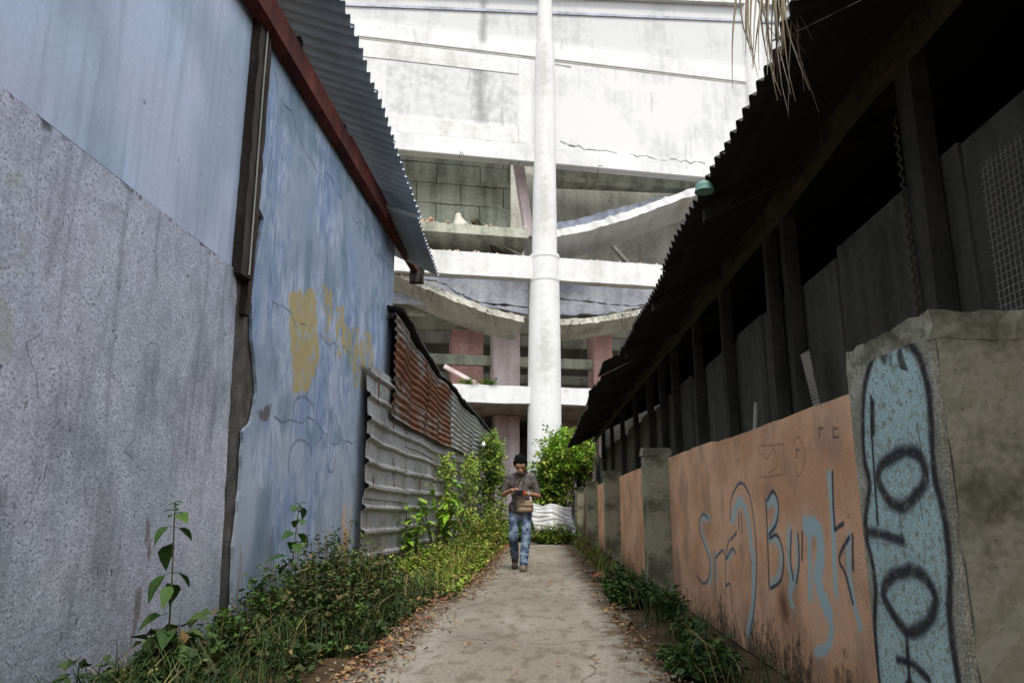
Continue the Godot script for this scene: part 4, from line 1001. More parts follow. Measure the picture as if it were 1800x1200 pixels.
# ---------------------------------------------------------------- the derelict building; x along the front, y up, z towards the alley
func ruin() -> void:
	var b := thing("derelict_building", "huge whitewashed derelict concrete building with collapsed floors and round column", "building", Vector3(0.11, 0, -29))
	b.rotation_degrees.y = 13.4
	var n := noise(251, 0.9, 3); var n2 := noise(252, 3.0, 3)
	var m := MB.new()
	# round column, leaning a little and tapering, with a sleeve
	var prof := [[0.0, 0.69], [3.4, 0.67], [7.5, 0.645], [9.95, 0.61], [9.96, 0.635], [10.1, 0.635], [10.11, 0.60], [10.95, 0.59], [10.96, 0.615], [11.1, 0.615], [11.11, 0.52], [14.0, 0.49], [20.3, 0.44], [20.9, 0.43], [21.0, 0.37], [23.6, 0.33], [26.0, 0.33]]
	var sides := 28
	for k in prof.size() - 1:
		for i in sides:
			var q := []
			var nn := []
			for e in [[k, i], [k, i + 1], [k + 1, i + 1], [k + 1, i]]:
				var an: float = TAU * e[1] / sides
				var y: float = prof[e[0]][0]; var r: float = prof[e[0]][1]
				q.append(Vector3(0.035 + 0.0102 * y + cos(an) * r, y, -sin(an) * r)); nn.append(Vector3(cos(an), 0, -sin(an)))
			m.trin(q[0], q[1], q[2], nn[0], nn[1], nn[2]); m.trin(q[0], q[2], q[3], nn[0], nn[2], nn[3])
	local(b, "column", m, M.white, "tall round white column, stained")
	m = MB.new()
	m.loft([circ(10.2, 0.0, 0.6), circ(10.25, 14.0, 0.5), circ(10.35, 26.0, 0.45)])
	local(b, "column", m, M.white)
	m = MB.new()
	m.loft([circ(-10.0, 0.0, 0.68), circ(-9.95, 14.0, 0.5), circ(-9.85, 26.0, 0.4)])
	local(b, "column", m, M.white)
	# edge beams of the lower floors
	for q in [[4.92, 5.6], [10.02, 10.98]]:
		for u in [[-16.0, -9.9], [-9.8, 0.0], [0.2, 10.1], [10.4, 18.0]]:
			m = MB.new(); rough_box(m, Vector3(u[0], q[0], -0.3), Vector3(u[1], q[1], 0.22), 0.5, n2, 0.03)
			local(b, "beam", m, M.white)
	# upper wall: band, framed panels, band, panels, cornice
	for u in [[-16.0, -9.9], [-9.8, 0.1], [0.3, 10.1], [10.4, 18.0]]:
		var bay := [[15.22, 16.02, 0.10], [20.2, 21.1, 0.10]]
		for q in bay:
			m = MB.new(); m.box(Vector3(u[0], q[0], -0.4), Vector3(u[1], q[1], q[2]), 0.03)
			m.uvplane(Vector3.RIGHT, -10.0, 12.0, Vector3.UP, 15.0, 24.5); local(b, "band", m, M.facade)
		m = MB.new(); m.box(Vector3(u[0], 16.02, -0.4), Vector3(u[1], 20.2, 0.04))
		m.uvplane(Vector3.RIGHT, -10.0, 12.0, Vector3.UP, 15.0, 24.5); local(b, "wall_panel", m, M.facade, "weathered grey white wall panel")
		m = MB.new(); m.box(Vector3(u[0], 20.13, -0.3), Vector3(u[1], 20.198, 0.06)); local(b, "drip_ledge", m, M.grey)
		m = MB.new(); m.box(Vector3(u[0], 21.1, -0.4), Vector3(u[1], 26.0, 0.03))
		m.uvplane(Vector3.RIGHT, -10.0, 12.0, Vector3.UP, 15.0, 24.5); local(b, "wall_panel", m, M.facade)
		var yy := func(x: float) -> float: return 22.42 + 0.1 * x
		for q in [[0.0, 0.12, 0.10], [0.85, 1.6, 0.30]]:
			m = MB.new()
			m.hexa([Vector3(u[0], yy.call(u[0]) + q[0], q[2]), Vector3(u[1], yy.call(u[1]) + q[0], q[2]), Vector3(u[1], yy.call(u[1]) + q[0], 0.032), Vector3(u[0], yy.call(u[0]) + q[0], 0.032)],
				[Vector3(u[0], yy.call(u[0]) + q[1], q[2]), Vector3(u[1], yy.call(u[1]) + q[1], q[2]), Vector3(u[1], yy.call(u[1]) + q[1], 0.032), Vector3(u[0], yy.call(u[0]) + q[1], 0.032)])
			local(b, "cornice", m, M.bluegrey if q[0] == 0.0 else M.white)
	# raised white margins round the left panel
	for q in [[-0.95, 16.03, -0.36, 20.08], [-9.3, 19.3, -0.96, 20.08], [-9.3, 16.03, -0.96, 16.75]]:
		m = MB.new(); m.box(Vector3(q[0], q[1], 0.041), Vector3(q[2], q[3], 0.07), 0.01); local(b, "margin", m, M.white)
	# floors, rear walls and ceilings inside
	for q in [[5.0, 5.35, -14.0]]:
		m = MB.new(); m.box(Vector3(-16, q[0], q[2]), Vector3(18, q[1], -0.42)); local(b, "floor_slab", m, M.grey)
	m = MB.new(); m.box(Vector3(-16, 9.9, -14.0), Vector3(18, 10.3, -7.6)); local(b, "floor_slab", m, M.grey)
	m = MB.new(); m.box(Vector3(-16, 0.0, -14.4), Vector3(18, 26.0, -14.05)); local(b, "rear_wall", m, M.grey)
	m = MB.new(); m.box(Vector3(-16.4, 0.0, -14.0), Vector3(-16.02, 26.0, -0.3)); local(b, "side_wall", m, M.grey)
	m = MB.new(); m.box(Vector3(18.02, 0.0, -14.0), Vector3(18.4, 26.0, -0.3)); local(b, "side_wall", m, M.grey)
	# cross beams under the first upper floor
	for q in [-2.6, -5.2, -8.0, -11.0]:
		m = MB.new(); m.box(Vector3(-16, 9.05, q - 0.4), Vector3(18, 9.88, q)); local(b, "cross_beam", m, M.moss)
	for q in [-4.5, -9.0]:
		m = MB.new(); m.box(Vector3(-16, 7.3, q - 0.3), Vector3(18, 7.75, q)); local(b, "cross_beam", m, M.moss)
	# square columns: pink above, pale below
	for q in [[-3.1, -1.62, -4.7, 8.95], [-1.27, -0.05, -4.0, 9.05], [3.55, 4.5, -4.4, 9.05], [-6.2, -5.2, -5.0, 8.95], [6.6, 7.8, -4.4, 9.05]]:
		m = MB.new(); m.box(Vector3(q[0], 5.36, q[2] - 1.0), Vector3(q[1], q[3], q[2]), 0.03); local(b, "square_column", m, M.palepink if q[0] == -1.27 else M.pink)
		m = MB.new(); m.box(Vector3(q[0] + 0.08, 0.0, q[2] - 0.9), Vector3(q[1] - 0.02, 4.99, q[2] - 0.02), 0.03); local(b, "square_column", m, M.palepink)
	m = MB.new(); m.box(Vector3(-1.0, 10.32, -3.2), Vector3(-0.3, 12.0, -2.6), 0.03); local(b, "column_stub", m, M.pink)
	for q in [[-1.05, -0.35, 8.9, 10.9]]:
		m = MB.new(); m.box(Vector3(q[0], q[2], -2.5), Vector3(q[1], q[3], -1.72), 0.03); local(b, "column_stub", m, M.pink)
	# ground storey infill
	for q in [[-16, -6.3], [-5.1, -3.2], [0.9, 3.4], [4.7, 6.5], [8.0, 18]]:
		m = MB.new(); m.box(Vector3(q[0], 0.0, -6.2), Vector3(q[1], 4.99, -6.0)); local(b, "infill_wall", m, M.palepink)
	# hanging slabs, sagging towards the column
	hang(b, [[-9.0, 10.9], [-7.2, 10.62], [-5.94, 10.19], [-4.7, 9.72], [-3.49, 9.27], [-2.1, 8.82], [-0.69, 8.56]], 0.28, -0.1, -2.4, -0.25, M.grey, n)
	hang(b, [[0.70, 8.5], [1.8, 8.58], [2.7, 8.74], [3.7, 8.95], [4.73, 9.23], [6.5, 9.8], [8.5, 10.3]], 0.26, -0.1, -2.3, -0.2, M.grey, n)
	# broken blue grey parapets behind them, split by a gaping crack
	for q in [[[-8.0, 10.62], [-5.5, 10.4], [-4.3, 10.22], [-3.7, 10.1], [-3.4, 9.82], [-2.9, 9.62], [-2.4, 9.42], [-1.5, 9.36], [-0.2, 9.3]], [[1.0, 9.78], [1.8, 9.74], [2.6, 9.70], [3.6, 9.62], [4.6, 9.62], [6.0, 9.8], [8.0, 10.0]]]:
		var up := []; var dn := []
		var u0: float = q[0][0]; var u1: float = q[-1][0]
		for k in q.size() - 1:
			for e in 5:
				var t := e / 5.0
				var u := lerpf(q[k][0], q[k + 1][0], t)
				var v: float = lerpf(q[k][1], q[k + 1][1], t) + n2.get_noise_1d(u * 9.0) * 0.05
				var gap := clampf(0.03 + n2.get_noise_1d(u * 4.0 + 9.0) * 0.09, 0.004, 0.08)
				up.append(Vector3(u, v + gap, -1.75)); dn.append(Vector3(u, v - gap, -1.75))
		up.append(Vector3(u1, q[-1][1] + 0.02, -1.75)); dn.append(Vector3(u1, q[-1][1] - 0.02, -1.75))
		up.append(Vector3(u1, 11.3, -1.75)); up.append(Vector3(u0, 11.3, -1.75))
		for k in 25:
			var u := lerpf(u1, u0, k / 24.0)
			dn.append(Vector3(u, minf(9.0 + 0.10 * (absf(u) if u < 0.0 else u * 0.6) + n2.get_noise_1d(u * 2.0) * 0.12, 9.2), -1.75))
		m = MB.new(); m.prism(up, Vector3(0, 0, 0.2)); local(b, "parapet", m, M.bluegrey, "cracked blue grey parapet")
		m = MB.new(); m.prism(dn, Vector3(0, 0, 0.2)); local(b, "parapet", m, M.bluegrey)
	# third storey, left: slab with rubble, block wall, tilted strut
	m = MB.new()
	m.prism([Vector3(-9, 12.43, -0.5), Vector3(-9, 12.03, -0.5), Vector3(-9, 11.75, -2.2), Vector3(-9, 11.3, -3.4), Vector3(-9, 12.43, -3.4)], Vector3(8.6, 0, 0))
	local(b, "terrace_slab", m, M.moss)
	var y := 12.44
	var bw := Node3D.new(); bw.name = "block_wall"; b.add_child(bw)
	bw.set_meta("label", "wall of large mossy concrete blocks")
	var row := 0
	while y < 17.5:
		var hgt: float = minf(0.98, 17.58 - y)
		var u := -9.0 + (0.9 if row % 2 else 0.0)
		while u < -0.7:
			var u2: float = minf(u + 2.0, -0.65)
			m = MB.new(); rough_box(m, Vector3(u + 0.015, y + 0.015, -3.5), Vector3(u2 - 0.015, y + hgt - 0.02, -3.12 + R(-0.02, 0.03)), 0.4, n2, 0.025)
			local(bw, "block", m, M.moss)
			u = u2
			if u > -0.9: break
		y += hgt; row += 1
	m = MB.new(); m.box(Vector3(-9.0, 12.44, -3.8), Vector3(-0.6, 17.58, -3.52)); local(b, "backing_wall", m, M.black)
	m = MB.new()
	m.hexa([Vector3(-0.33, 12.44, -1.3), Vector3(0.02, 12.44, -1.3), Vector3(0.02, 12.44, -1.7), Vector3(-0.33, 12.44, -1.7)], [Vector3(-0.95, 16.6, -1.3), Vector3(-0.52, 16.6, -1.3), Vector3(-0.52, 16.6, -1.7), Vector3(-0.95, 16.6, -1.7)])
	local(b, "leaning_strut", m, M.palepink)
	# third storey, right: fallen ramp slab, upper web, sloping ribs under the ceiling
	hang(b, [[0.6, 12.33], [2.0, 12.72], [3.9, 13.42], [5.6, 14.18], [7.5, 14.95], [9.4, 15.6]], 0.36, -0.05, -2.6, -0.35, M.white, n)
	hang(b, [[0.6, 13.15], [2.0, 13.5], [3.9, 14.15], [5.6, 14.75], [7.5, 15.3]], 0.85, -1.5, -2.0, 0.0, M.bluegrey, n)
	for q in [-1.2, -2.4, -3.6]:
		m = MB.new()
		m.hexa([Vector3(0.6, 15.0 - q * 0.28, q), Vector3(9.6, 14.6 - q * 0.5, q), Vector3(9.6, 14.6 - q * 0.5, q - 0.5), Vector3(0.6, 15.0 - q * 0.28, q - 0.5)], [Vector3(0.6, 15.6 - q * 0.28, q), Vector3(9.6, 15.3 - q * 0.5, q), Vector3(9.6, 15.3 - q * 0.5, q - 0.5), Vector3(0.6, 15.6 - q * 0.28, q - 0.5)])
		local(b, "rib_beam", m, M.moss)
	m = MB.new(); m.box(Vector3(0.6, 10.98, -6.2), Vector3(18, 17.58, -5.9)); local(b, "inner_wall", m, M.grey)
	m = MB.new(); m.box(Vector3(-16, 10.98, -6.2), Vector3(-9.1, 17.58, -5.9)); local(b, "inner_wall", m, M.grey)
	# fallen beams, pipes and planks lying at all angles inside the open storeys
	rng.seed = 43
	for i in 12:
		var low := i < 5
		var p0 := Vector3(R(-5.5, 6.0), 5.36 if low else 11.0, R(-3.6, -0.9))
		var ln := R(1.6, 3.4)
		var d := Vector3(R(-1, 1), R(0.1, 0.45), R(-0.4, 0.2)).normalized()
		m = MB.new()
		if i % 3 == 0: m.tube([p0, p0 + d * ln * 0.5 + Vector3(0, R(-0.1, 0.05), 0), p0 + d * ln], [0.05], 6)
		else:
			var sx := d.cross(Vector3.BACK).normalized() * R(0.06, 0.14); var sz := d.cross(sx).normalized() * R(0.06, 0.16)
			var q0 := [p0 - sx - sz, p0 + sx - sz, p0 + sx + sz, p0 - sx + sz]; var q1 := []
			for e in q0: q1.append(e + d * ln)
			m.loft([q0, q1])
		local(b, "fallen_beam", m, [M.grey, M.moss, M.palepink, M.beamwood][i % 4])
	# loose rubble along the edges
	m = MB.new()
	rng.seed = 41
	for i in 110:
		var zone := i % 3
		var p := Vector3.ZERO
		if zone == 0: p = Vector3(R(-5.5, -0.5), 12.43, R(-0.9, -0.45))
		elif zone == 1: p = Vector3(R(0.7, 7.5), 10.98, R(-0.2, 0.15))
		else: p = Vector3(R(-4.6, -0.6), 10.98, R(-0.2, 0.15))
		var r := R(0.02, 0.09)
		m.col = [Color(0.45, 0.42, 0.38), Color(0.38, 0.26, 0.18), Color(0.5, 0.42, 0.33)][rng.randi() % 3]
		chunk(m, p + Vector3(0, r * 0.5, 0), r)
	var rb := local(b, "rubble", m, M.tinted)
	rb.set_meta("kind", "stuff")
	m = MB.new(); m.col = Color(0.46, 0.44, 0.37)
	rng.seed = 44
	snet(m, [[Vector3(-3.3, 12.5, -0.9), Vector3(-3.36, 12.95, -0.9), 0.30, 0.10], [Vector3(-3.1, 12.5, -0.9), Vector3(-3.25, 12.75, -0.85), 0.22, 0.12], [Vector3(-3.36, 12.95, -0.9), Vector3(-3.3, 13.0, -0.9), 0.12, 0.09]], 0.05, 0.06, func(p): return Color(0.46, 0.44, 0.37) * (1.0 + 0.3 * n2.get_noise_3dv(p * 3.0)))
	local(b, "concrete_lump", m, M.tinted, "cone shaped lump of broken concrete on the slab")
	# broken slab pieces, tiles and boards tipped along the sagging slabs
	for i in 50:
		var rgt := i % 2 == 0
		var u := R(0.9, 5.2) if rgt else R(-4.2, -0.5)
		var v := (8.55 + 0.035 * u * u if rgt else 8.5 + 0.06 * u * u * 0.9) + 0.03
		m = MB.new()
		var sz := Vector3(R(0.15, 0.55), R(0.03, 0.09), R(0.12, 0.3))
		var tb := Basis.from_euler(Vector3(R(-0.4, 0.4), R(-1, 1), R(-0.35, 0.35)))
		var q8 := []
		for c8 in [[-1, -1, 1], [1, -1, 1], [1, -1, -1], [-1, -1, -1], [-1, 1, 1], [1, 1, 1], [1, 1, -1], [-1, 1, -1]]: q8.append(Vector3(u, v, R(-0.75, -0.5) if i < 20 else R(-1.3, -0.9)) * 1.0 + tb * (Vector3(c8[0], c8[1], c8[2]) * sz * 0.5 * R(0.8, 1.1)))
		m.hexa(q8.slice(0, 4), q8.slice(4, 8))
		local(b, "broken_piece", m, [M.grey, M.palepink, M.moss, M.beamwood][rng.randi() % 4])
	# reinforcing bars sticking out of the broken edges
	for i in 22:
		m = MB.new()
		var rgt := i % 2 == 0
		var p := Vector3(R(0.8, 5.0), 0, -0.1) if rgt else Vector3(R(-5.0, -0.8), 0, -0.1)
		p.y = (8.5 + 0.035 * p.x * p.x if rgt else 8.45 + 0.055 * p.x * p.x) - 0.1
		if i > 15: p = Vector3(R(-5, 7), 15.25, R(-0.3, 0.05))
		var d := Vector3(R(-0.5, 0.5), R(-0.5, 0.15), R(0.1, 0.5))
		m.tube([p, p + d * 0.5, p + d * 0.8 + Vector3(R(-0.1, 0.1), R(-0.4, -0.1), 0)], [0.014], 4)
		local(b, "reinforcing_bar", m, M.darkwood)
	m = MB.new(); m.col = Color(0.45, 0.28, 0.19)
	for i in 9: chunk(m, Vector3(-4.8 + R(-0.4, 0.4), 12.5 + R(0, 0.12), -0.8 + R(-0.1, 0.1)), R(0.08, 0.16))
	local(b, "brick_heap", m, M.tinted, "small heap of broken orange brick on the slab")

func circ(cx: float, y: float, r: float) -> Array:
	var a := []
	for i in 24: a.append(Vector3(cx + cos(TAU * i / 24) * r, y, -sin(TAU * i / 24) * r))
	return a
func chunk(m: MB, c: Vector3, r: float) -> void:
	var p := []
	for d in [Vector3(1, 0.1, 0), Vector3(0, 0.1, 1), Vector3(-1, 0.1, 0), Vector3(0, 0.1, -1), Vector3(0, 1, 0), Vector3(0, -0.8, 0)]:
		p.append(c + d * r * R(0.7, 1.3) + Vector3(R(-0.2, 0.2), 0, R(-0.2, 0.2)) * r)
	for k in [[0, 4, 1], [1, 4, 2], [2, 4, 3], [3, 4, 0], [1, 5, 0], [2, 5, 1], [3, 5, 2], [0, 5, 3]]: m.tri(p[k[0]], p[k[2]], p[k[1]]) 
# a slab whose front edge follows a curve; it runs back and down
func hang(b: Node3D, pts: Array, th: float, zf: float, zb: float, drop: float, mat: Material, n: FastNoiseLite) -> void:
	var m := MB.new()
	var c := []
	for k in pts.size() - 1:
		for q in 9:
			var p0 := Vector2(pts[maxi(k - 1, 0)][0], pts[maxi(k - 1, 0)][1]); var p1 := Vector2(pts[k][0], pts[k][1])
			var p2 := Vector2(pts[k + 1][0], pts[k + 1][1]); var p3 := Vector2(pts[mini(k + 2, pts.size() - 1)][0], pts[mini(k + 2, pts.size() - 1)][1])
			c.append(p1.cubic_interpolate(p2, p0, p3, q / 9.0))
	c.append(Vector2(pts[-1][0], pts[-1][1]))
	var rings := []
	for p in c:
		var w := n.get_noise_1d(p.x * 9.0) * 0.14 - absf(n.get_noise_1d(p.x * 23.0 + 5.0)) * 0.30
		var e := n.get_noise_1d(p.x * 31.0) * 0.05; var e2 := n.get_noise_1d(p.x * 27.0 + 40.0) * 0.07
		rings.append([Vector3(p.x, p.y + e, zf + w), Vector3(p.x, p.y - th + e2, zf + w * 0.3 - 0.05 * absf(e)), Vector3(p.x, p.y - th + drop, zb), Vector3(p.x, p.y + drop, zb)])
	m.loft(rings)
	local(b, "hanging_slab", m, mat)

# ---------------------------------------------------------------- plants
func vary(c: Color, k: float) -> Color:
	var f := 1.0 + R(-k, k)
	return Color(c.r * f * (1.0 + R(-k, k) * 0.5), c.g * f, c.b * f * (1.0 + R(-k, k) * 0.5))
# leafy bush: twigs leave the base, leaves sit along their outer part
func bush(called: String, label: String, category: String, group: String, at: Vector3, rx: float, rz: float, h: float, twigs: int, per: int, size: float, cols: Array, aspect := 0.36, lift := 0.15) -> Node3D:
	var t := thing(called, label, category, at, group)
	var st := MB.new(); var lf := MB.new()
	for i in twigs:
		var an := R(0, TAU); var rr := sqrt(R(0, 1))
		var tip := Vector3(cos(an) * rr * rx, h * (R(0.35, 1.0) * (1.0 - 0.55 * rr * rr)), sin(an) * rr * rz)
		var root := Vector3(cos(an) * rr * rx * 0.35, 0, sin(an) * rr * rz * 0.35)
		var mid := root.lerp(tip, 0.5) + Vector3(R(-0.1, 0.1) * rx, h * R(0.0, 0.12), R(-0.1, 0.1) * rz)
		st.tube([at + root, at + mid, at + tip], [size * 0.07, size * 0.05, size * 0.025], 3)
		var base: Color = cols[rng.randi() % cols.size()]
		for k in per:
			var s := R(lift, 1.05)
			var p := root.lerp(mid, s * 2.0) if s < 0.5 else mid.lerp(tip, s * 2.0 - 1.0)
			p += Vector3(R(-1, 1), R(-1, 1), R(-1, 1)) * size * 0.7
			if p.y < 0.02: p.y = R(0.02, 0.06)
			var d := Vector3(R(-1, 1), R(-0.45, 0.6), R(-1, 1)).normalized()
			lf.col = vary(base, 0.3)
			var ln := size * R(0.55, 1.2)
			lf.leaf(at + p, d, Vector3(R(-0.5, 0.5), 1, R(-0.5, 0.5)), ln, ln * aspect)
	part(t, "stems", st, M.stem).set_meta("kind", "stuff")
	part(t, "foliage", lf, M.leaf)
	return t
# one upright plant with pairs of large leaves, each leaf its own part
func nettle(label: String, at: Vector3, top: Vector3, pairs: int, ln: float, cols: Array) -> void:
	var t := thing("tall_weed", label, "weed", at, "tall upright weeds against the house wall")
	var m := MB.new()
	var pts := []
	for k in 9:
		var s := k / 8.0
		pts.append(at.lerp(top, s) + Vector3(sin(s * 5.0) * 0.008, 0, cos(s * 4.0) * 0.01))
	m.tube(pts, [0.006, 0.006, 0.0055, 0.005, 0.005, 0.0045, 0.004, 0.0035, 0.0025], 5)
	part(t, "stem", m, M.stem)
	for k in pairs:
		var s := lerpf(0.22, 0.96, float(k) / (pairs - 1)) + R(-0.03, 0.03)
		var p := at.lerp(top, s)
		var an := k * 1.4 + R(-0.6, 0.6)
		for g in 2:
			if R(0, 1) < 0.12: continue
			var a := an + PI * g
			var d := Vector3(cos(a), R(-0.35, 0.15), sin(a)).normalized()
			var l := ln * (1.0 - 0.45 * s) * R(0.8, 1.15)
			m = MB.new(); m.col = vary(cols[rng.randi() % cols.size()], 0.2)
			m.tube([p, p + d * l * 0.3], [0.002], 3)
			m.bigleaf(p + d * l * 0.28, (d + Vector3(0, R(-0.5, 0.25), 0)).normalized(), Vector3(R(-0.4, 0.4), 1, R(-0.4, 0.4)), l, l * R(0.26, 0.36), R(0.15, 0.7))
			part(t, "leaf", m, M.leaf)
	for k in 7:   # young leaves at the tip
		var a := k * 2.4
		m = MB.new(); m.col = vary(cols[0], 0.25)
		m.bigleaf(top - Vector3(0, 0.012 * k, 0), Vector3(cos(a), R(-0.2, 0.6), sin(a)).normalized(), Vector3.UP, R(0.04, 0.075), R(0.012, 0.022), 0.3)
		part(t, "leaf", m, M.leaf)
func blade(m: MB, p: Vector3, ln: float, wd: float, d: Vector3) -> void:
	var s := d.cross(Vector3.UP).normalized() * wd
	var a := p; var b := p + Vector3.UP * ln * 0.55 + d * ln * 0.2; var c := p + Vector3.UP * ln * 0.8 + d * ln * 0.65
	m.quad(a - s, a + s, b + s * 0.8, b - s * 0.8); m.tri(b - s * 0.8, b + s * 0.8, c)

func plants() -> void:
	rng.seed = 77
	M.drystalk = plain(lin(0.16, 0.12, 0.06))
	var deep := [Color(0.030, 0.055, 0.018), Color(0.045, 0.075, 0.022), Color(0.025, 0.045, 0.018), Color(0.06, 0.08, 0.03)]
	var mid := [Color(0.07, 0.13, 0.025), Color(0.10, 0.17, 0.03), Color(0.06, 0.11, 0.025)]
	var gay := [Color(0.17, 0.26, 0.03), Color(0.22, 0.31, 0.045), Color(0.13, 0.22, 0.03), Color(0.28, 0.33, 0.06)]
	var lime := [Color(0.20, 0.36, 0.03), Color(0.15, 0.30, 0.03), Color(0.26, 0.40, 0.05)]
	# dark weeds by the near left wall
	var dryc := [Color(0.15, 0.11, 0.05), Color(0.10, 0.08, 0.04)]
	for q in [
		["low dark leafy weed by the house wall, nearest the camera", -1.88, -3.75, 0.28, 0.35, 0.24, 36, 0.045, 0.36],
		["dark green weed at the foot of the mortar strip", -1.90, -4.75, 0.30, 0.35, 0.34, 50, 0.06, 0.42],
		["broad-leaved dark weed at the foot of the tall thin weed", -1.92, -4.1, 0.20, 0.22, 0.36, 24, 0.10, 0.42],
		["large dark leafy bush below the blue wall", -1.70, -5.5, 0.50, 0.55, 0.72, 210, 0.045, 0.36],
		["bushy dark weed before the blue wall's ochre patch", -1.74, -6.5, 0.50, 0.55, 0.80, 200, 0.055, 0.30],
		["dark weed bush under the orange bare patch of the blue wall", -1.78, -7.5, 0.46, 0.50, 0.66, 190, 0.04, 0.40],
		["weed bush at the corner of house and metal fence", -1.80, -8.6, 0.36, 0.40, 0.42, 80, 0.06, 0.34],
		["low dark weeds spilling onto the near path edge", -1.45, -5.0, 0.20, 0.30, 0.18, 34, 0.04, 0.4],
		["low weeds spilling over the path edge below the blue wall", -1.42, -6.5, 0.20, 0.35, 0.22, 40, 0.05, 0.32]]:
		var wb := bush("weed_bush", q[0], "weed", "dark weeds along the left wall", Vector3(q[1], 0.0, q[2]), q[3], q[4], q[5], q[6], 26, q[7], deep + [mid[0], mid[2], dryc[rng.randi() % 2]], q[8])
		var ds := MB.new()
		for k in int(q[6] * 0.08):
			var p := Vector3(q[1] + R(-1, 1) * q[3] * 0.8, 0, q[2] + R(-1, 1) * q[4] * 0.8)
			var top := Vector3(R(-0.12, 0.12), q[5] * R(0.7, 1.35), R(-0.12, 0.12))
			ds.tube([p, p + top * 0.55 + Vector3(R(-0.03, 0.03), 0, 0), p + top], [0.004, 0.003, 0.0015], 3)
		part(wb, "dry_stalks", ds, M.drystalk).set_meta("kind", "stuff")
	nettle("tall thin weed with paired leaves before the lavender wall", Vector3(-1.93, 0.04, -4.0), Vector3(-1.95, 0.985, -3.98), 8, 0.18, [Color(0.035, 0.075, 0.02), Color(0.05, 0.1, 0.025)])
	nettle("tall leaning weed with paired leaves before the blue wall", Vector3(-1.96, 0.04, -5.85), Vector3(-1.92, 0.99, -5.98), 9, 0.19, [Color(0.035, 0.075, 0.02), Color(0.05, 0.1, 0.025)])
	nettle("bent half dry weed stalk at the right end of the blue wall", Vector3(-1.9, 0.04, -7.0), Vector3(-1.86, 0.85, -7.5), 5, 0.09, [Color(0.09, 0.09, 0.04), Color(0.05, 0.08, 0.025)])
	# sunlit scrub along the fence
	for q in [
		["yellow green scrub at the near foot of the grey fence", -1.62, -9.6, 0.42, 0.6, 0.36, 100, 1],
		["yellow green scrub under the middle of the grey fence", -1.55, -11.0, 0.48, 0.7, 0.42, 120, 1],
		["light green scrub beside the tall broad-leaved shrub", -1.5, -12.6, 0.5, 0.8, 0.5, 130, 1],
		["light green scrub just past the broad-leaved shrub", -1.42, -14.4, 0.5, 0.8, 0.62, 140, 1],
		["bright scrub at the man's side of the fence, farther off", -1.36, -16.4, 0.5, 0.9, 0.78, 150, 1],
		["bright scrub below the hanging vine", -1.25, -18.6, 0.5, 0.9, 0.9, 150, 1]]:
		bush("scrub", q[0], "scrub", "sunlit scrub along the metal fence", Vector3(q[1], 0.0, q[2]), q[3] * R(0.75, 1.1), q[4] * R(0.6, 1.0), q[5] * R(0.8, 1.25), int(q[6] * R(0.7, 1.0)), 26, R(0.045, 0.085), gay + [mid[1], Color(0.30, 0.25, 0.08), Color(0.24, 0.17, 0.07)], R(0.25, 0.45))
	for q in [["lime green broad-leaved shrub standing against the grey fence", -1.72, -13.0, 0.5, 1.5], ["thin broad-leaved sapling left of the lime green shrub", -1.86, -11.2, 0.28, 1.2]]:
		var t := thing("broadleaf_shrub", q[0], "shrub", Vector3(q[1], 0, q[2]))
		var st := MB.new(); var at := Vector3(q[1], 0, q[2])
		var tips := []
		for i in (9 if q[3] > 0.4 else 4):
			var an := R(0, TAU)
			var tip := at + Vector3(cos(an) * q[3] * R(0.3, 1.0), q[4] * R(0.6, 1.0), sin(an) * q[3] * R(0.3, 1.0))
			st = MB.new()
			st.tube([at + Vector3(cos(an) * 0.06, 0, sin(an) * 0.06), at.lerp(tip, 0.5) + Vector3(R(-0.08, 0.08), 0.05, R(-0.08, 0.08)), tip], [0.014, 0.011, 0.006], 4)
			part(t, "stem", st, M.bark)
			tips.append([at, tip])
		for e in tips:
			for k in 15:
				var p: Vector3 = e[0].lerp(e[1], R(0.45, 1.0))
				var d := Vector3(R(-1, 1), R(-0.3, 0.7), R(-1, 1)).normalized()
				var m := MB.new(); m.col = vary(lime[rng.randi() % 3], 0.2)
				m.bigleaf(p, d, Vector3.UP, R(0.14, 0.26), R(0.035, 0.06), R(0.1, 0.5))
				part(t, "leaf", m, M.leaf)
	# vines over the far end of the fence
	vine("leafy vine draped over the far end of the metal fence", Vector3(-1.32, 0, -20.6), 0.38, 0.6, 3.15, 260, gay + mid)
	vine("thin vine creeping up the grey sheets under the rusty ones", Vector3(-1.93, 0.5, -15.6), 0.08, 0.9, 1.5, 45, gay)
	vine("thin vine on grey sheets behind the vine-covered end", Vector3(-1.72, 0.4, -18.2), 0.10, 1.1, 1.9, 60, gay)
	# tree at the end of the alley
	tree("bright green bushy tree at the end of the alley before the white column", Vector3(0.80, 0, -23.9), 0.9, 0.8, 1.0, 3.6, gay + lime, 560)
	tree("darker green shrub tree behind the man's shoulder", Vector3(0.25, 0, -23.6), 0.7, 0.6, 0.8, 2.5, mid + gay, 300)
	tree("light green sapling rising beside the shed roof end", Vector3(1.3, 0, -24.3), 0.5, 0.5, 1.4, 3.5, gay, 170)
	bush("scrub", "low green scrub across the end of the path", "scrub", "scrub at the path's end", Vector3(0.35, 0, -20.5), 0.85, 0.35, 0.62, 260, 24, 0.06, gay + mid, 0.36)
	bush("scrub", "green scrub left of the path's end, behind the man", "scrub", "scrub at the path's end", Vector3(-0.75, 0, -21.9), 0.45, 0.4, 0.6, 110, 24, 0.06, gay + mid, 0.36)
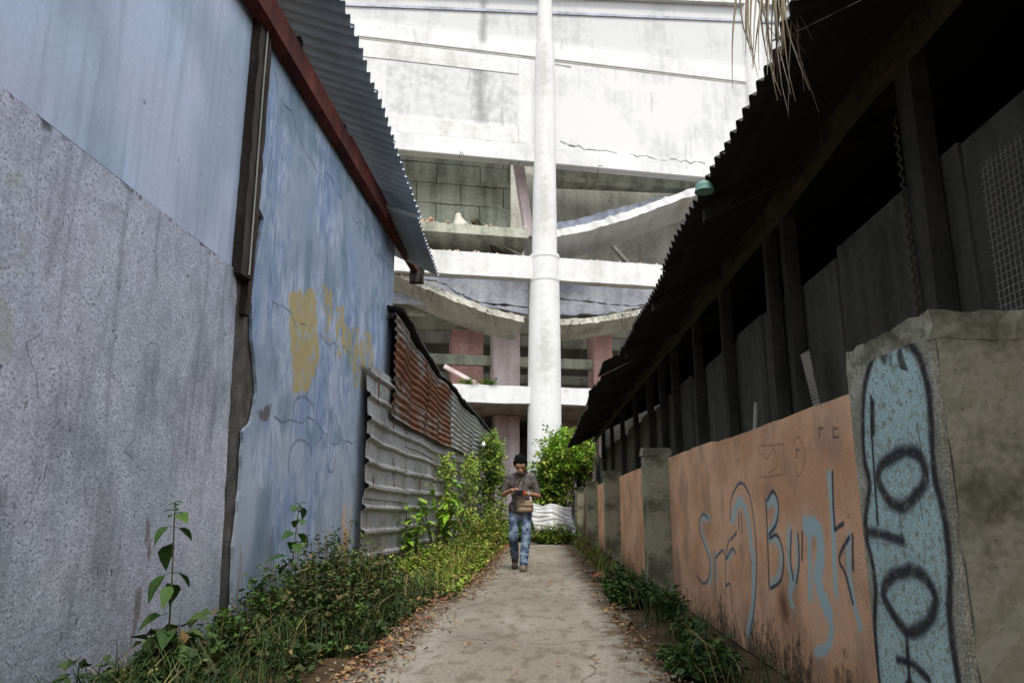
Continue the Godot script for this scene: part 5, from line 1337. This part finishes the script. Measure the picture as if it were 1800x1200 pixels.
	for i in 5:
		bush("scrub", ["scrub at the foot of the derelict building's column", "scrub between the white column and the pink columns", "scrub far left under the derelict building", "scrub far right under the derelict building", "scrub before the derelict building's pale infill wall"][i], "scrub", "scrub at the path's end", Vector3([-0.2, -1.5, -3.0, 2.6, 1.5][i], 0, [-26.0, -25.5, -25.4, -26.0, -27.0][i]), 0.9, 0.6, [1.0, 1.2, 1.6, 1.8, 1.3][i], 90, 22, 0.09, gay + mid, 0.36)
	# weeds along the right wall
	for q in [
		["round-leaved weed clump before the lettered orange wall, nearest the camera", 0.95, -4.75, 0.26, 0.34, 0.22, 60],
		["tiny round-leaved weed against the mould stained wall foot", 1.1, -5.9, 0.12, 0.2, 0.16, 22],
		["upright leafy weed against the orange wall before the second pier", 1.12, -6.9, 0.14, 0.22, 0.34, 30],
		["wide leafy weed clump at the foot of the second pier", 0.92, -7.9, 0.28, 0.42, 0.34, 85],
		["leafy weed clump just past the second pier, spreading on the path", 0.93, -9.3, 0.24, 0.36, 0.30, 60]]:
		bush("wall_weed", q[0], "weed", "weeds along the orange wall", Vector3(q[1], 0, q[2]), q[3], q[4], q[5], q[6], 20, 0.055, [Color(0.05, 0.09, 0.025), Color(0.07, 0.12, 0.03), Color(0.04, 0.075, 0.025)], 0.46)
	var tan := [Color(0.16, 0.12, 0.06), Color(0.12, 0.10, 0.05), Color(0.10, 0.13, 0.04)]
	for q in [["half dry weeds between second and third pier", 1.02, -12.3, 0.2, 0.6, 0.34], ["half dry weeds past the third pier", 1.0, -15.2, 0.2, 0.8, 0.4], ["half dry weeds at the far orange wall", 1.02, -18.0, 0.2, 0.9, 0.4]]:
		bush("dry_weed", q[0], "weed", "half dry weeds along the orange wall", Vector3(q[1], 0, q[2]), q[3], q[4], q[5], 70, 20, 0.05, tan, 0.25)
	# ground cover, grass, fallen leaves: nobody could count them
	var m := MB.new()
	var gn := noise(301, 0.9, 3)
	for i in 30000:
		var z := -2.5 - 20.0 * pow(R(0, 1), 1.25)
		var x := R(-2.1, -1.12 if z > -8.0 else -0.9)
		if z < -14.0: x = R(fx(z) + 0.05, -0.9)
		if z > -4.9: x = R(-2.1, -1.3)
		if gn.get_noise_2d(x * 1.5, z * 1.5) < R(-0.25, 0.25): continue
		var hh := maxf(0.0, (-0.85 - x)) * 0.22 * (0.6 + gn.get_noise_2d(x * 2.0, z * 2.0)) + 0.02
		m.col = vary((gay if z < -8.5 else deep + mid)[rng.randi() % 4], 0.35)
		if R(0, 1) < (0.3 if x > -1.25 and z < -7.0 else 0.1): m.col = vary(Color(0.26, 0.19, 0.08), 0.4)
		var ln := R(0.03, 0.075)
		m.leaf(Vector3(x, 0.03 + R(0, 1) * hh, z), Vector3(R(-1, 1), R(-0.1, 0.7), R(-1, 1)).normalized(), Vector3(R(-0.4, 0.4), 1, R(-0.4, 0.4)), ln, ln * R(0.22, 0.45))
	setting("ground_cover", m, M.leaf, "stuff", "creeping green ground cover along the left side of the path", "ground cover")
	m = MB.new()
	for i in 7000:
		var z := -2.6 - 18.0 * pow(R(0, 1), 1.4)
		var x := R(-2.1, -1.15)
		if z > -4.9: x = R(-2.1, -1.4)
		if R(0, 1) < 0.09: x = R(0.82, 1.15)
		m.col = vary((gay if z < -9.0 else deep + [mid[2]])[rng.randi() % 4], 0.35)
		if R(0, 1) < (0.3 if z < -8.0 else 0.08): m.col = vary(Color(0.27, 0.22, 0.10), 0.3)
		var an := R(0, TAU)
		blade(m, Vector3(x, 0.02, z), R(0.12, 0.42), R(0.0025, 0.005), Vector3(cos(an), 0, sin(an)))
	setting("grass", m, M.leaf, "stuff", "thin grass blades among the weeds", "grass")
	m = MB.new()
	for i in 1900:
		var z := -3.2 - 17.0 * pow(R(0, 1), 1.5)
		var left := R(0, 1) < 0.8
		var x := -1.05 + absf(rng.randfn(0, 0.13)) - 0.1 if left else 0.72 - absf(rng.randfn(0, 0.1))
		if z < -9.0 and left: x += 0.2
		if R(0, 1) < 0.05: x = R(-1.0, 0.7)
		m.col = [Color(0.22, 0.12, 0.06), Color(0.30, 0.18, 0.09), Color(0.14, 0.08, 0.045), Color(0.34, 0.24, 0.12), Color(0.26, 0.10, 0.06)][rng.randi() % 5]
		var ln := R(0.02, 0.06)
		m.leaf(Vector3(x, R(0.026, 0.04), z), Vector3(R(-1, 1), R(0.0, 0.25), R(-1, 1)).normalized(), Vector3(R(-0.6, 0.6), 1, R(-0.6, 0.6)), ln, ln * R(0.25, 0.4))
	setting("fallen_leaves", m, M.straw, "stuff", "dry brown fallen leaves along the path edges", "leaves")
	m = MB.new()
	for i in 2600:
		var z := -3.3 - 15.0 * pow(R(0, 1), 1.5)
		var x := (-1.05 if z > -8.0 else -0.85) + rng.randfn(0, 0.13) if i % 4 else 0.74 + rng.randfn(0, 0.09)
		m.col = vary([Color(0.14, 0.10, 0.065), Color(0.20, 0.16, 0.11), Color(0.26, 0.23, 0.19)][rng.randi() % 3], 0.3)
		chunk(m, Vector3(x, 0.022, z), R(0.004, 0.014))
	setting("gravel", m, M.tinted, "stuff", "crumbs of soil and gravel along the path edges", "gravel")
	# tufts growing on the lower beam of the derelict building
	for q in [[-1.95, -28.3, "tuft of weeds growing on the derelict building's lowest beam"], [-2.7, -28.15, "smaller tuft on the derelict building's lowest beam, nearer its rusty fence side"]]:
		bush("beam_weed", q[2], "weed", "weeds on the derelict building's beam", Vector3(q[0], 5.6, q[1]), 0.5, 0.12, 0.4, 26, 16, 0.07, mid + gay, 0.36)

func vine(label: String, at: Vector3, rx: float, rz: float, h: float, twigs: int, cols: Array) -> void:
	var t := thing("vine", label, "vine", at)
	var st := MB.new(); var lf := MB.new()
	for i in twigs:
		var z := R(-rz, rz); var y0 := R(0, h * 0.9)
		var p := at + Vector3(R(-rx, rx) * (1.0 - 0.5 * y0 / h), y0, z)
		var q := p + Vector3(R(-0.12, 0.12), R(-0.05, 0.35), R(-0.2, 0.2))
		st.tube([p, q], [0.005, 0.003], 3)
		for k in 18:
			lf.col = vary(cols[rng.randi() % cols.size()], 0.3)
			var ln := R(0.05, 0.11)
			lf.leaf(p.lerp(q, R(0, 1)) + Vector3(R(-0.1, 0.1), R(-0.1, 0.1), R(-0.1, 0.1)), Vector3(R(-1, 1), R(-0.8, 0.3), R(-1, 1)).normalized(), Vector3(R(-0.5, 0.5), 1, R(0, 1)), ln, ln * 0.42)
	for k in 5:
		var z := R(-rz, rz)
		st.tube([Vector3(at.x, 0, at.z + z), Vector3(at.x + 0.04, at.y + h * 0.3, at.z + z + R(-0.2, 0.2)), Vector3(at.x, at.y + h * 0.95, at.z + z)], [0.014, 0.01, 0.005], 4)
	part(t, "stems", st, M.bark).set_meta("kind", "stuff"); part(t, "foliage", lf, M.leaf)

func tree(label: String, at: Vector3, rx: float, rz: float, y0: float, y1: float, cols: Array, twigs: int) -> void:
	var t := thing("bushy_tree", label, "tree", at)
	var st := MB.new(); var lf := MB.new()
	var c := at + Vector3(0, (y0 + y1) * 0.5, 0)
	st.tube([at, at + Vector3(0.04, y0 * 0.6, 0.02), at + Vector3(-0.02, y0 + 0.3, 0), at + Vector3(0.03, y1 * 0.85, 0)], [0.06, 0.05, 0.04, 0.015], 6)
	var lobes := []
	for i in 11:
		var d := Vector3(R(-1, 1), R(-1, 1), R(-1, 1)).normalized() * R(0.45, 0.95)
		var lc := c + Vector3(d.x * rx, d.y * (y1 - y0) * 0.5, d.z * rz)
		lobes.append(lc)
		st.tube([at + Vector3(0, y0 * R(0.7, 1.1), 0), at.lerp(lc, 0.6) + Vector3(0, 0.25, 0), lc], [0.025, 0.018, 0.006], 4)
	for i in twigs:
		var lc: Vector3 = lobes[i % lobes.size()]
		var p := lc + Vector3(rng.randfn(0, 0.21), rng.randfn(0, 0.24), rng.randfn(0, 0.21))
		var base: Color = cols[rng.randi() % cols.size()]
		for k in 16:
			lf.col = vary(base, 0.3)
			var ln := R(0.06, 0.13)
			lf.leaf(p + Vector3(R(-0.1, 0.1), R(-0.1, 0.1), R(-0.1, 0.1)), Vector3(R(-1, 1), R(-0.6, 0.6), R(-1, 1)).normalized(), Vector3(R(-0.5, 0.5), 1, R(-0.5, 0.5)), ln, ln * 0.4)
	part(t, "trunk", st, M.bark); part(t, "crown", lf, M.leaf)

# ---------------------------------------------------------------- loose things
func small_things() -> void:
	rng.seed = 91
	var m := MB.new()
	# dead palm frond caught on the shed roof, its leaflets hanging over the edge
	var f := thing("dry_palm_frond", "dead straw coloured palm frond hanging over the shed roof edge", "palm frond", Vector3(0.98, 2.8, -2.5))
	m.tube([Vector3(1.7, 3.2, -2.2), Vector3(1.2, 2.96, -2.42), Vector3(0.98, 2.88, -2.5), Vector3(0.86, 2.96, -2.5), Vector3(0.76, 3.0, -2.48)], [0.022, 0.02, 0.017, 0.012, 0.007], 6)
	m.col = Color(0.2, 0.15, 0.09)
	part(f, "rib", m, M.beamwood)
	for i in 40:
		var t := i / 39.0
		var x := lerpf(0.77, 1.0, pow(t, 0.6)) + R(-0.01, 0.01)
		var dense := t > 0.25
		var top := Vector3(x, 2.9 + R(-0.02, 0.1), -2.5 + R(-0.06, 0.06))
		var ln := R(0.25, 0.58) if dense else R(0.3, 0.45)
		var sway := R(-0.05, 0.05)
		m = MB.new()
		m.col = [Color(0.30, 0.25, 0.17), Color(0.22, 0.17, 0.11), Color(0.38, 0.34, 0.26), Color(0.12, 0.09, 0.06)][rng.randi() % 4]
		var pts := []; var rad := []
		for k in 6:
			var s := k / 5.0
			pts.append(top + Vector3(sway * s * s - 0.015 * sin(s * 3.0), -ln * s, R(-0.006, 0.006) + sway * s)); rad.append(lerpf(0.0055, 0.0012, s))
		m.tube(pts, rad, 4)
		part(f, "leaflet", m, M.straw)
	M.whitesheet = tri_mat(ground_tex(141, 256, [Color(0.56, 0.56, 0.55), Color(0.72, 0.73, 0.73), Color(0.80, 0.81, 0.82)], 0.012, 0.09, 0.25, Color(0.45, 0.36, 0.28), 0.3), 0.7, 0.5, 0.0, 0.5)
	# fallen white corrugated sheet across the end of the path
	m = MB.new()
	m.corr(Vector3(-0.35, 1.12, -22.1), Vector3(0.92, 1.02, -22.3), Vector3(-0.15, 0.30, -20.95), Vector3(1.0, 0.02, -21.1), 0.17, 0.05, 0.35, 6, noise(401, 1.3, 3), 0.22, 12)
	single("metal_sheet", m, M.whitesheet, "pale ribbed metal sheet leaning among the scrub at the path's end", "metal sheet", Vector3(0.3, 0, -22.3))
	m = MB.new(); rough_box(m, Vector3(1.0, 0.0, -24.6), Vector3(1.12, 1.45, -24.4), 0.2, noise(402, 2.0, 2), 0.01)
	single("white_post", m, M.white, "short white post beyond the last pier of the orange wall", "post", Vector3(1.06, 0, -24.5))
	# teal plastic cap on the shed roof
	m = MB.new()
	var c := Vector3(0.915, 2.645, -3.82)
	var rings := []
	for k in 8:
		var a := k / 7.0 * PI * 0.49
		var ring := []
		for i in 16: ring.append(c + Vector3(cos(TAU * i / 16) * 0.048 * cos(a), 0.02 + 0.045 * sin(a), -sin(TAU * i / 16) * 0.048 * cos(a)))
		rings.append(ring)
	var foot := []
	for i in 16: foot.append(c + Vector3(cos(TAU * i / 16) * 0.054, 0.0, -sin(TAU * i / 16) * 0.054))
	rings.push_front(foot)
	m.loft(rings)
	single("plastic_cap", m, plain(lin(0.12, 0.24, 0.20), 0.6), "round teal plastic cap hanging at the jagged shed roof edge", "cap", c)
	# small white bulb under the lean-to roof, unlit
	var l := thing("white_bulb", "small white bulb hanging at the far end of the lean-to roof", "bulb", Vector3(-1.52, 2.6, -20.0))
	m = MB.new(); m.tube([Vector3(-1.52, 3.4, -20.0), Vector3(-1.52, 2.72, -20.0)], [0.006], 4); part(l, "cord", m, M.black)
	m = MB.new(); snet(m, [[Vector3(-1.52, 2.62, -20.0), Vector3(-1.52, 2.68, -20.0), 0.06, 0.035]], 0.015, 0.01, func(_p): return Color(0.8, 0.8, 0.78)); part(l, "glass", m, M.tinted)
	# reddish rags and litter by the right wall
	for q in [[0.86, -10.9, "crumpled reddish rag on the path edge below the second pier"], [0.80, -11.6, "smaller brown scrap beside the reddish rag"]]:
		m = MB.new(); m.col = Color(0.30, 0.12, 0.07) if q[1] > -11.0 else Color(0.12, 0.07, 0.05)
		var nn := noise(405, 9.0, 3)
		for i in 8:
			for j in 5:
				var g := func(a: int, b: int) -> Vector3:
					var x: float = q[0] - 0.16 + 0.04 * a; var z: float = q[1] - 0.12 + 0.055 * b
					var rim: float = sin(PI * a / 8.0) * sin(PI * b / 5.0)
					return Vector3(x, 0.028 + 0.06 * rim * (0.6 + nn.get_noise_2d(x, z)), z + 0.03 * sin(a * 2.0))
				m.quad(g.call(i, j + 1), g.call(i + 1, j + 1), g.call(i + 1, j), g.call(i, j))
		single("rag", m, M.tinted, q[2], "litter", Vector3(q[0], 0.02, q[1]))

# ---------------------------------------------------------------- the man walking towards the camera
func walker() -> void:
	var at := Vector3(-0.31, 0.022, -11.95)
	var pelvis := Vector3(0, 0.93, 0); var neck := Vector3(0, 1.46, 0.02)
	var sh := [Vector3(-0.185, 1.41, 0.0), Vector3(0.185, 1.41, 0.0)]
	var el := [Vector3(-0.27, 1.14, -0.02), Vector3(0.27, 1.12, 0.0)]
	var wr := [Vector3(-0.13, 1.205, 0.21), Vector3(0.09, 1.15, 0.23)]
	var hip := [Vector3(-0.09, 0.90, 0), Vector3(0.09, 0.90, 0)]
	var kn := [Vector3(-0.115, 0.50, 0.05), Vector3(0.085, 0.50, 0.14)]
	var an := [Vector3(-0.10, 0.155, -0.26), Vector3(0.045, 0.085, 0.20)]
	var toe := [Vector3(-0.10, 0.035, -0.09), Vector3(0.04, 0.04, 0.40)]
	var skin := func(p: Vector3) -> Color:
		var c := Color(0.34, 0.19, 0.125)
		var mouth := Vector3(0, 1.455, 0.175)
		if (p - mouth).length() < 0.022: c = Color(0.17, 0.06, 0.05)
		return c
	var head := Vector3(0, 1.60, 0.055)
	var body := [
		[pelvis + Vector3(-0.06, 0, 0), pelvis + Vector3(0.06, 0, 0), 0.10, 0.10], [pelvis, Vector3(0, 1.15, 0.005), 0.10, 0.10], [Vector3(-0.06, 1.27, -0.005), Vector3(0.06, 1.27, -0.005), 0.09, 0.09],
		[Vector3(0, 1.15, 0.005), Vector3(0, 1.34, 0), 0.10, 0.09], [sh[0], sh[1], 0.045, 0.045], [neck + Vector3(0, -0.06, -0.01), head + Vector3(0, -0.07, -0.0), 0.054, 0.05]]
	var legs := []
	for i in 2:
		body.append([sh[i], el[i], 0.046, 0.040]); body.append([el[i], wr[i], 0.042, 0.027])
		legs.append([hip[i], kn[i], 0.076, 0.055]); legs.append([kn[i], an[i], 0.056, 0.040])
	body.append_array(legs)
	var person := thing("person", "man in grey shirt and blue jeans walking, looking down at the camera in his hands", "person", at)
	var m := MB.new()
	snet(m, body, 0.016, 0.03, skin)
	# head bowed towards the hands
	var hb := [
		[head + Vector3(0, 0.035, -0.02), head + Vector3(0, 0.03, 0.02), 0.088, 0.08], [head + Vector3(0, -0.02, 0.02), head + Vector3(0, -0.065, 0.07), 0.066, 0.042],
		[head + Vector3(0, 0.0, 0.085), head + Vector3(0, -0.035, 0.112), 0.010, 0.015], [head + Vector3(-0.03, -0.03, 0.06), head + Vector3(0.03, -0.03, 0.06), 0.026, 0.026],
		[head + Vector3(-0.03, 0.022, 0.082), head + Vector3(0.03, 0.022, 0.082), 0.014, 0.014],
		[head + Vector3(-0.083, -0.01, 0.0), head + Vector3(-0.085, 0.03, -0.005), 0.012, 0.014], [head + Vector3(0.083, -0.01, 0.0), head + Vector3(0.085, 0.03, -0.005), 0.012, 0.014],
		[head + Vector3(0, -0.05, -0.02), neck + Vector3(0, -0.02, 0), 0.052, 0.056]]
	bow(hb, neck)
	snet(m, hb, 0.007, 0.018, skin)
	# hands: palm and five bent fingers closed on the camera
	for i in 2:
		var g := -1.0 if i == 0 else 1.0
		var w: Vector3 = wr[i]
		var dir := (Vector3(-0.02, 1.17, 0.30) - w).normalized() if i == 0 else (Vector3(0.0, 1.13, 0.30) - w).normalized()
		var side := dir.cross(Vector3.UP).normalized()
		var palm: Vector3 = w + dir * 0.075
		var hd := [[w, w + dir * 0.03, 0.027, 0.026], [palm - Vector3(0, 0.018, 0), palm + Vector3(0, 0.02, 0), 0.024, 0.024], [w + dir * 0.03, palm, 0.026, 0.026]]
		for k in 4:
			var o := palm + Vector3(0, 0.027 - 0.018 * k, 0) + dir * 0.012
			var l: float = [0.040, 0.044, 0.041, 0.034][k]
			var j1: Vector3 = o + dir * l * 0.7 - side * (g * -0.012)
			var j2: Vector3 = j1 + (dir * 0.4 + Vector3(-g, 0, 0) * 0.8).normalized() * l * 0.7
			hd.append([o, j1, 0.0095, 0.009]); hd.append([j1, j2, 0.009, 0.008]); hd.append([j2, j2 + Vector3(-g * 0.6, 0, -0.6).normalized() * l * 0.45, 0.008, 0.007])
		var tb: Vector3 = w + dir * 0.035 + Vector3(0, 0.018, 0)
		hd.append([tb, tb + dir * 0.025 + Vector3(-g * 0.01, 0.022, 0), 0.012, 0.010]); hd.append([tb + dir * 0.025 + Vector3(-g * 0.01, 0.022, 0), tb + dir * 0.05 + Vector3(-g * 0.022, 0.022, 0), 0.010, 0.0085])
		snet(m, hd, 0.005, 0.008, skin)
	shift(m, at)
	part(person, "body", m, M.tinted)
	# eyes, lowered
	for g in [-1.0, 1.0]:
		m = MB.new()
		var eb := [[head + Vector3(g * 0.032, 0.002, 0.083), head + Vector3(g * 0.036, 0.001, 0.082), 0.010, 0.010]]
		bow(eb, neck)
		snet(m, eb, 0.004, 0.004, func(_p): return Color(0.03, 0.02, 0.018)); shift(m, at); part(person, "eye", m, M.tinted)
	# short black hair
	var hm: StandardMaterial3D = M.tinted.duplicate()
	hm.roughness = 0.95; hm.metallic_specular = 0.15
	m = MB.new()
	var locks := [[head + Vector3(0, 0.05, -0.045), head + Vector3(0, 0.078, 0.004), 0.094, 0.086], [head + Vector3(-0.082, 0.01, -0.01), head + Vector3(-0.078, 0.06, 0.02), 0.02, 0.03], [head + Vector3(0.082, 0.01, -0.01), head + Vector3(0.078, 0.06, 0.02), 0.02, 0.03], [head + Vector3(0, 0.0, -0.06), head + Vector3(0, -0.04, -0.05), 0.068, 0.056]]
	rng.seed = 57
	for k in 34:
		var aa := R(0, TAU); var ee := R(0.25, 1.4)
		var dd := Vector3(cos(aa) * cos(ee), sin(ee), sin(aa) * cos(ee))
		var p0: Vector3 = head + Vector3(0, 0.06, -0.012) + dd * 0.082
		locks.append([p0, p0 + (dd + Vector3(R(-0.6, 0.6), R(-0.2, 0.2), 0.5)).normalized() * 0.032, 0.018, 0.010])
	for k in 6:
		var p0: Vector3 = head + Vector3(-0.055 + 0.02 * k, 0.098 + 0.006 * (k % 2), 0.066)
		locks.append([p0, p0 + Vector3(0.016, [-0.012, -0.028, -0.02, -0.034, -0.016, -0.006][k], 0.014), 0.012, 0.005])
	bow(locks, neck)
	snet(m, locks, 0.007, 0.012, func(_p): return Color(0.010, 0.009, 0.010))
	shift(m, at); part(person, "hair", m, hm)
	# shirt
	var cn := noise(411, 9.0, 3)
	var grey := func(p: Vector3) -> Color:
		var k := 1.0 + cn.get_noise_3dv(p) * 0.25
		return Color(0.105 * k, 0.092 * k, 0.09 * k)
	m = MB.new()
	var shirt := [
		[Vector3(-0.075, 0.93, 0), Vector3(0.075, 0.93, 0), 0.125, 0.125], [Vector3(0, 0.93, 0), Vector3(0, 1.15, 0.015), 0.135, 0.135], [Vector3(-0.075, 1.30, -0.01), Vector3(0.075, 1.30, -0.01), 0.110, 0.110],
		[Vector3(0, 1.15, 0.015), Vector3(0, 1.34, 0), 0.135, 0.12], [sh[0] + Vector3(0.02, 0, 0), sh[1] - Vector3(0.02, 0, 0), 0.064, 0.064], [Vector3(-0.02, 1.43, 0.0), Vector3(0.02, 1.43, 0.0), 0.075, 0.075]]
	for i in 2:
		shirt.append([sh[i], sh[i].lerp(el[i], 0.8), 0.060, 0.060])
	for q in [[-0.12, 1.02, 0.10, 0.02, 0.98, 0.13], [0.12, 1.06, 0.10, -0.02, 1.02, 0.13], [-0.14, 1.16, 0.06, -0.05, 1.09, 0.12], [0.14, 1.18, 0.06, 0.05, 1.10, 0.12], [-0.13, 0.95, 0.06, -0.11, 1.2, 0.05], [0.13, 0.95, 0.06, 0.11, 1.2, 0.05], [-0.21, 1.33, 0.05, -0.26, 1.2, 0.03], [0.21, 1.33, 0.05, 0.26, 1.2, 0.03], [-0.1, 0.88, 0.1, 0.1, 0.885, 0.105]]:
		shirt.append([Vector3(q[0], q[1], q[2]), Vector3(q[3], q[4], q[5]), 0.02, 0.014])
	snet(m, shirt, 0.012, 0.03, grey)
	shift(m, at)
	var s := part(person, "shirt", m, M.tinted)
	m = MB.new(); m.col = Color(0.13, 0.115, 0.11)
	for g in [-1.0, 1.0]:
		m.tube([Vector3(g * 0.065, 1.475, -0.03), Vector3(g * 0.06, 1.465, 0.03), Vector3(g * 0.015, 1.425, 0.085), Vector3(g * 0.045, 1.40, 0.1)], [0.014, 0.015, 0.012, 0.006], 6)
	shift(m, at); part(s, "collar", m, M.tinted)
	m = MB.new(); m.col = Color(0.5, 0.48, 0.45)
	for y in [1.38, 1.31]: m.tube([Vector3(0.004, y, 0.128), Vector3(0.004, y, 0.136)], [0.006], 6)
	shift(m, at); part(s, "button", m, M.tinted)
	# jeans with worn pale thighs and turned hems
	var jn := noise(412, 7.0, 3); var jn2 := noise(413, 45.0, 2)
	m = MB.new()
	var jeans := [[Vector3(-0.075, 0.92, 0), Vector3(0.075, 0.92, 0), 0.118, 0.118], [Vector3(-0.06, 0.86, -0.02), Vector3(0.06, 0.86, -0.02), 0.11, 0.11]]
	for i in 2:
		jeans.append([hip[i] + Vector3(0, -0.02, 0), kn[i], 0.094, 0.074]); jeans.append([kn[i], an[i] + Vector3(0, 0.0, 0), 0.073, 0.060])
	for i in 2:
		for k in 5:
			var c0: Vector3 = kn[i].lerp(an[i], 0.1 + 0.19 * k)
			jeans.append([c0 + Vector3(-0.055, R(-0.02, 0.02), 0.03), c0 + Vector3(0.05, R(-0.03, 0.03), 0.045), 0.018, 0.022])
		jeans.append([hip[i] + Vector3(-0.05, -0.08, 0.07), kn[i] + Vector3(0.02, 0.12, 0.055), 0.02, 0.016])
	snet(m, jeans, 0.012, 0.018, func(p: Vector3) -> Color:
		var worn := clampf(jn.get_noise_3dv(p) * 1.6 + 0.35, 0.0, 1.0)
		var c := Color(0.05, 0.085, 0.16).lerp(Color(0.25, 0.33, 0.44), worn)
		var k := 1.0 + jn2.get_noise_3dv(p) * 0.2
		return Color(c.r * k, c.g * k, c.b * k))
	shift(m, at); part(person, "jeans", m, M.tinted)
	for i in 2:
		m = MB.new()
		if i == 1:
			snet(m, [[an[1] + Vector3(0, -0.03, -0.045), toe[1] + Vector3(0, 0.0, -0.07), 0.045, 0.042], [an[1] + Vector3(0, 0.0, 0), an[1] + Vector3(0, -0.04, 0.02), 0.045, 0.05], [toe[1] + Vector3(-0.012, 0.0, -0.06), toe[1] + Vector3(0.012, -0.004, -0.05), 0.036, 0.034]], 0.009, 0.02, func(p): return Color(0.16, 0.14, 0.10) if p.y > 0.03 else Color(0.3, 0.28, 0.22))
		else:
			snet(m, [[an[0] + Vector3(0, -0.02, -0.05), toe[0] + Vector3(0, 0.012, -0.02), 0.045, 0.042], [an[0], an[0] + Vector3(0, -0.04, 0.03), 0.046, 0.05], [toe[0] + Vector3(-0.012, 0.004, 0.0), toe[0] + Vector3(0.012, 0.004, 0.0), 0.038, 0.038]], 0.009, 0.02, func(_p): return Color(0.05, 0.035, 0.03))
		shift(m, at); part(person, "shoe", m, M.tinted)
	m = MB.new(); m.col = Color(0.45, 0.45, 0.45)
	var a0: Vector3 = wr[1].lerp(el[1], 0.1); var ad: Vector3 = (el[1] - wr[1]).normalized()
	m.tube([a0, a0 + ad * 0.03], [0.036, 0.036], 10); shift(m, at); part(person, "watch", m, M.tinted, "silver wrist watch")
	# camera held in both hands
	var cam := thing("photo_camera", "small black camera with red grip held by the walking man", "camera", at + Vector3(-0.03, 1.14, 0.3))
	m = MB.new(); m.box(at + Vector3(-0.085, 1.12, 0.275), at + Vector3(0.045, 1.205, 0.325), 0.008); part(cam, "camera_body", m, plain(lin(0.012, 0.012, 0.013), 0.45))
	m = MB.new(); m.tube([at + Vector3(-0.02, 1.16, 0.325), at + Vector3(-0.02, 1.155, 0.375)], [0.032, 0.03], 14); part(cam, "lens", m, plain(lin(0.015, 0.015, 0.017), 0.3))
	m = MB.new(); m.box(at + Vector3(0.046, 1.125, 0.28), at + Vector3(0.085, 1.195, 0.32), 0.006); part(cam, "grip", m, plain(lin(0.38, 0.05, 0.02), 0.6), "orange red grip")
	m = MB.new(); m.tube([at + Vector3(-0.08, 1.2, 0.29), at + Vector3(-0.09, 1.32, 0.18), at + Vector3(-0.075, 1.44, 0.09), at + Vector3(-0.07, 1.48, 0.0), at + Vector3(0, 1.5, -0.05), at + Vector3(0.07, 1.48, 0.0), at + Vector3(0.06, 1.4, 0.13), at + Vector3(0.04, 1.25, 0.24), at + Vector3(0.04, 1.2, 0.29)], [0.006], 5); part(cam, "strap", m, plain(lin(0.015, 0.014, 0.014), 0.8))
	# canvas bag slung across the body
	var bag := thing("shoulder_bag", "tan canvas shoulder bag slung at the man's hip", "bag", at + Vector3(0.05, 0.86, 0.17))
	var canvas := func(p: Vector3) -> Color:
		var k := 1.0 + jn2.get_noise_3dv(p * 2.0) * 0.25
		return Color(0.29 * k, 0.21 * k, 0.14 * k)
	m = MB.new()
	snet(m, [[Vector3(-0.02, 0.90, 0.185), Vector3(0.15, 0.905, 0.175), 0.042, 0.042], [Vector3(-0.03, 0.96, 0.18), Vector3(0.16, 0.97, 0.17), 0.040, 0.040], [Vector3(-0.03, 1.015, 0.17), Vector3(0.16, 1.025, 0.16), 0.030, 0.030]], 0.012, 0.03, canvas)
	shift(m, at); part(bag, "bag_body", m, M.tinted)
	m = MB.new(); m.col = Color(0.33, 0.25, 0.17)
	m.box(Vector3(-0.06, 0.965, 0.220), Vector3(0.185, 1.045, 0.229), 0.004); shift(m, at); part(bag, "flap", m, M.tinted)
	m = MB.new(); m.col = Color(0.12, 0.08, 0.05)
	m.tube([Vector3(-0.07, 1.05, 0.17), Vector3(-0.08, 1.2, 0.16), Vector3(-0.03, 1.36, 0.15), Vector3(0.05, 1.46, 0.10), Vector3(0.105, 1.495, 0.02), Vector3(0.12, 1.47, -0.07), Vector3(0.14, 1.25, -0.15), Vector3(0.19, 1.05, -0.05), Vector3(0.2, 1.03, 0.12), Vector3(0.17, 1.04, 0.16)], [0.012], 5); shift(m, at); part(bag, "strap", m, M.tinted)
func bow(bones: Array, at: Vector3) -> void:   # lowers the head towards the hands
	var t := Basis(Vector3.RIGHT, 0.42).scaled(Vector3.ONE * 1.07)
	for b in bones:
		b[0] = at + t * (b[0] - at); b[1] = at + t * (b[1] - at); b[2] *= 1.07; b[3] *= 1.07
func shift(m: MB, by: Vector3) -> void:
	for i in m.v.size(): m.v[i] += by
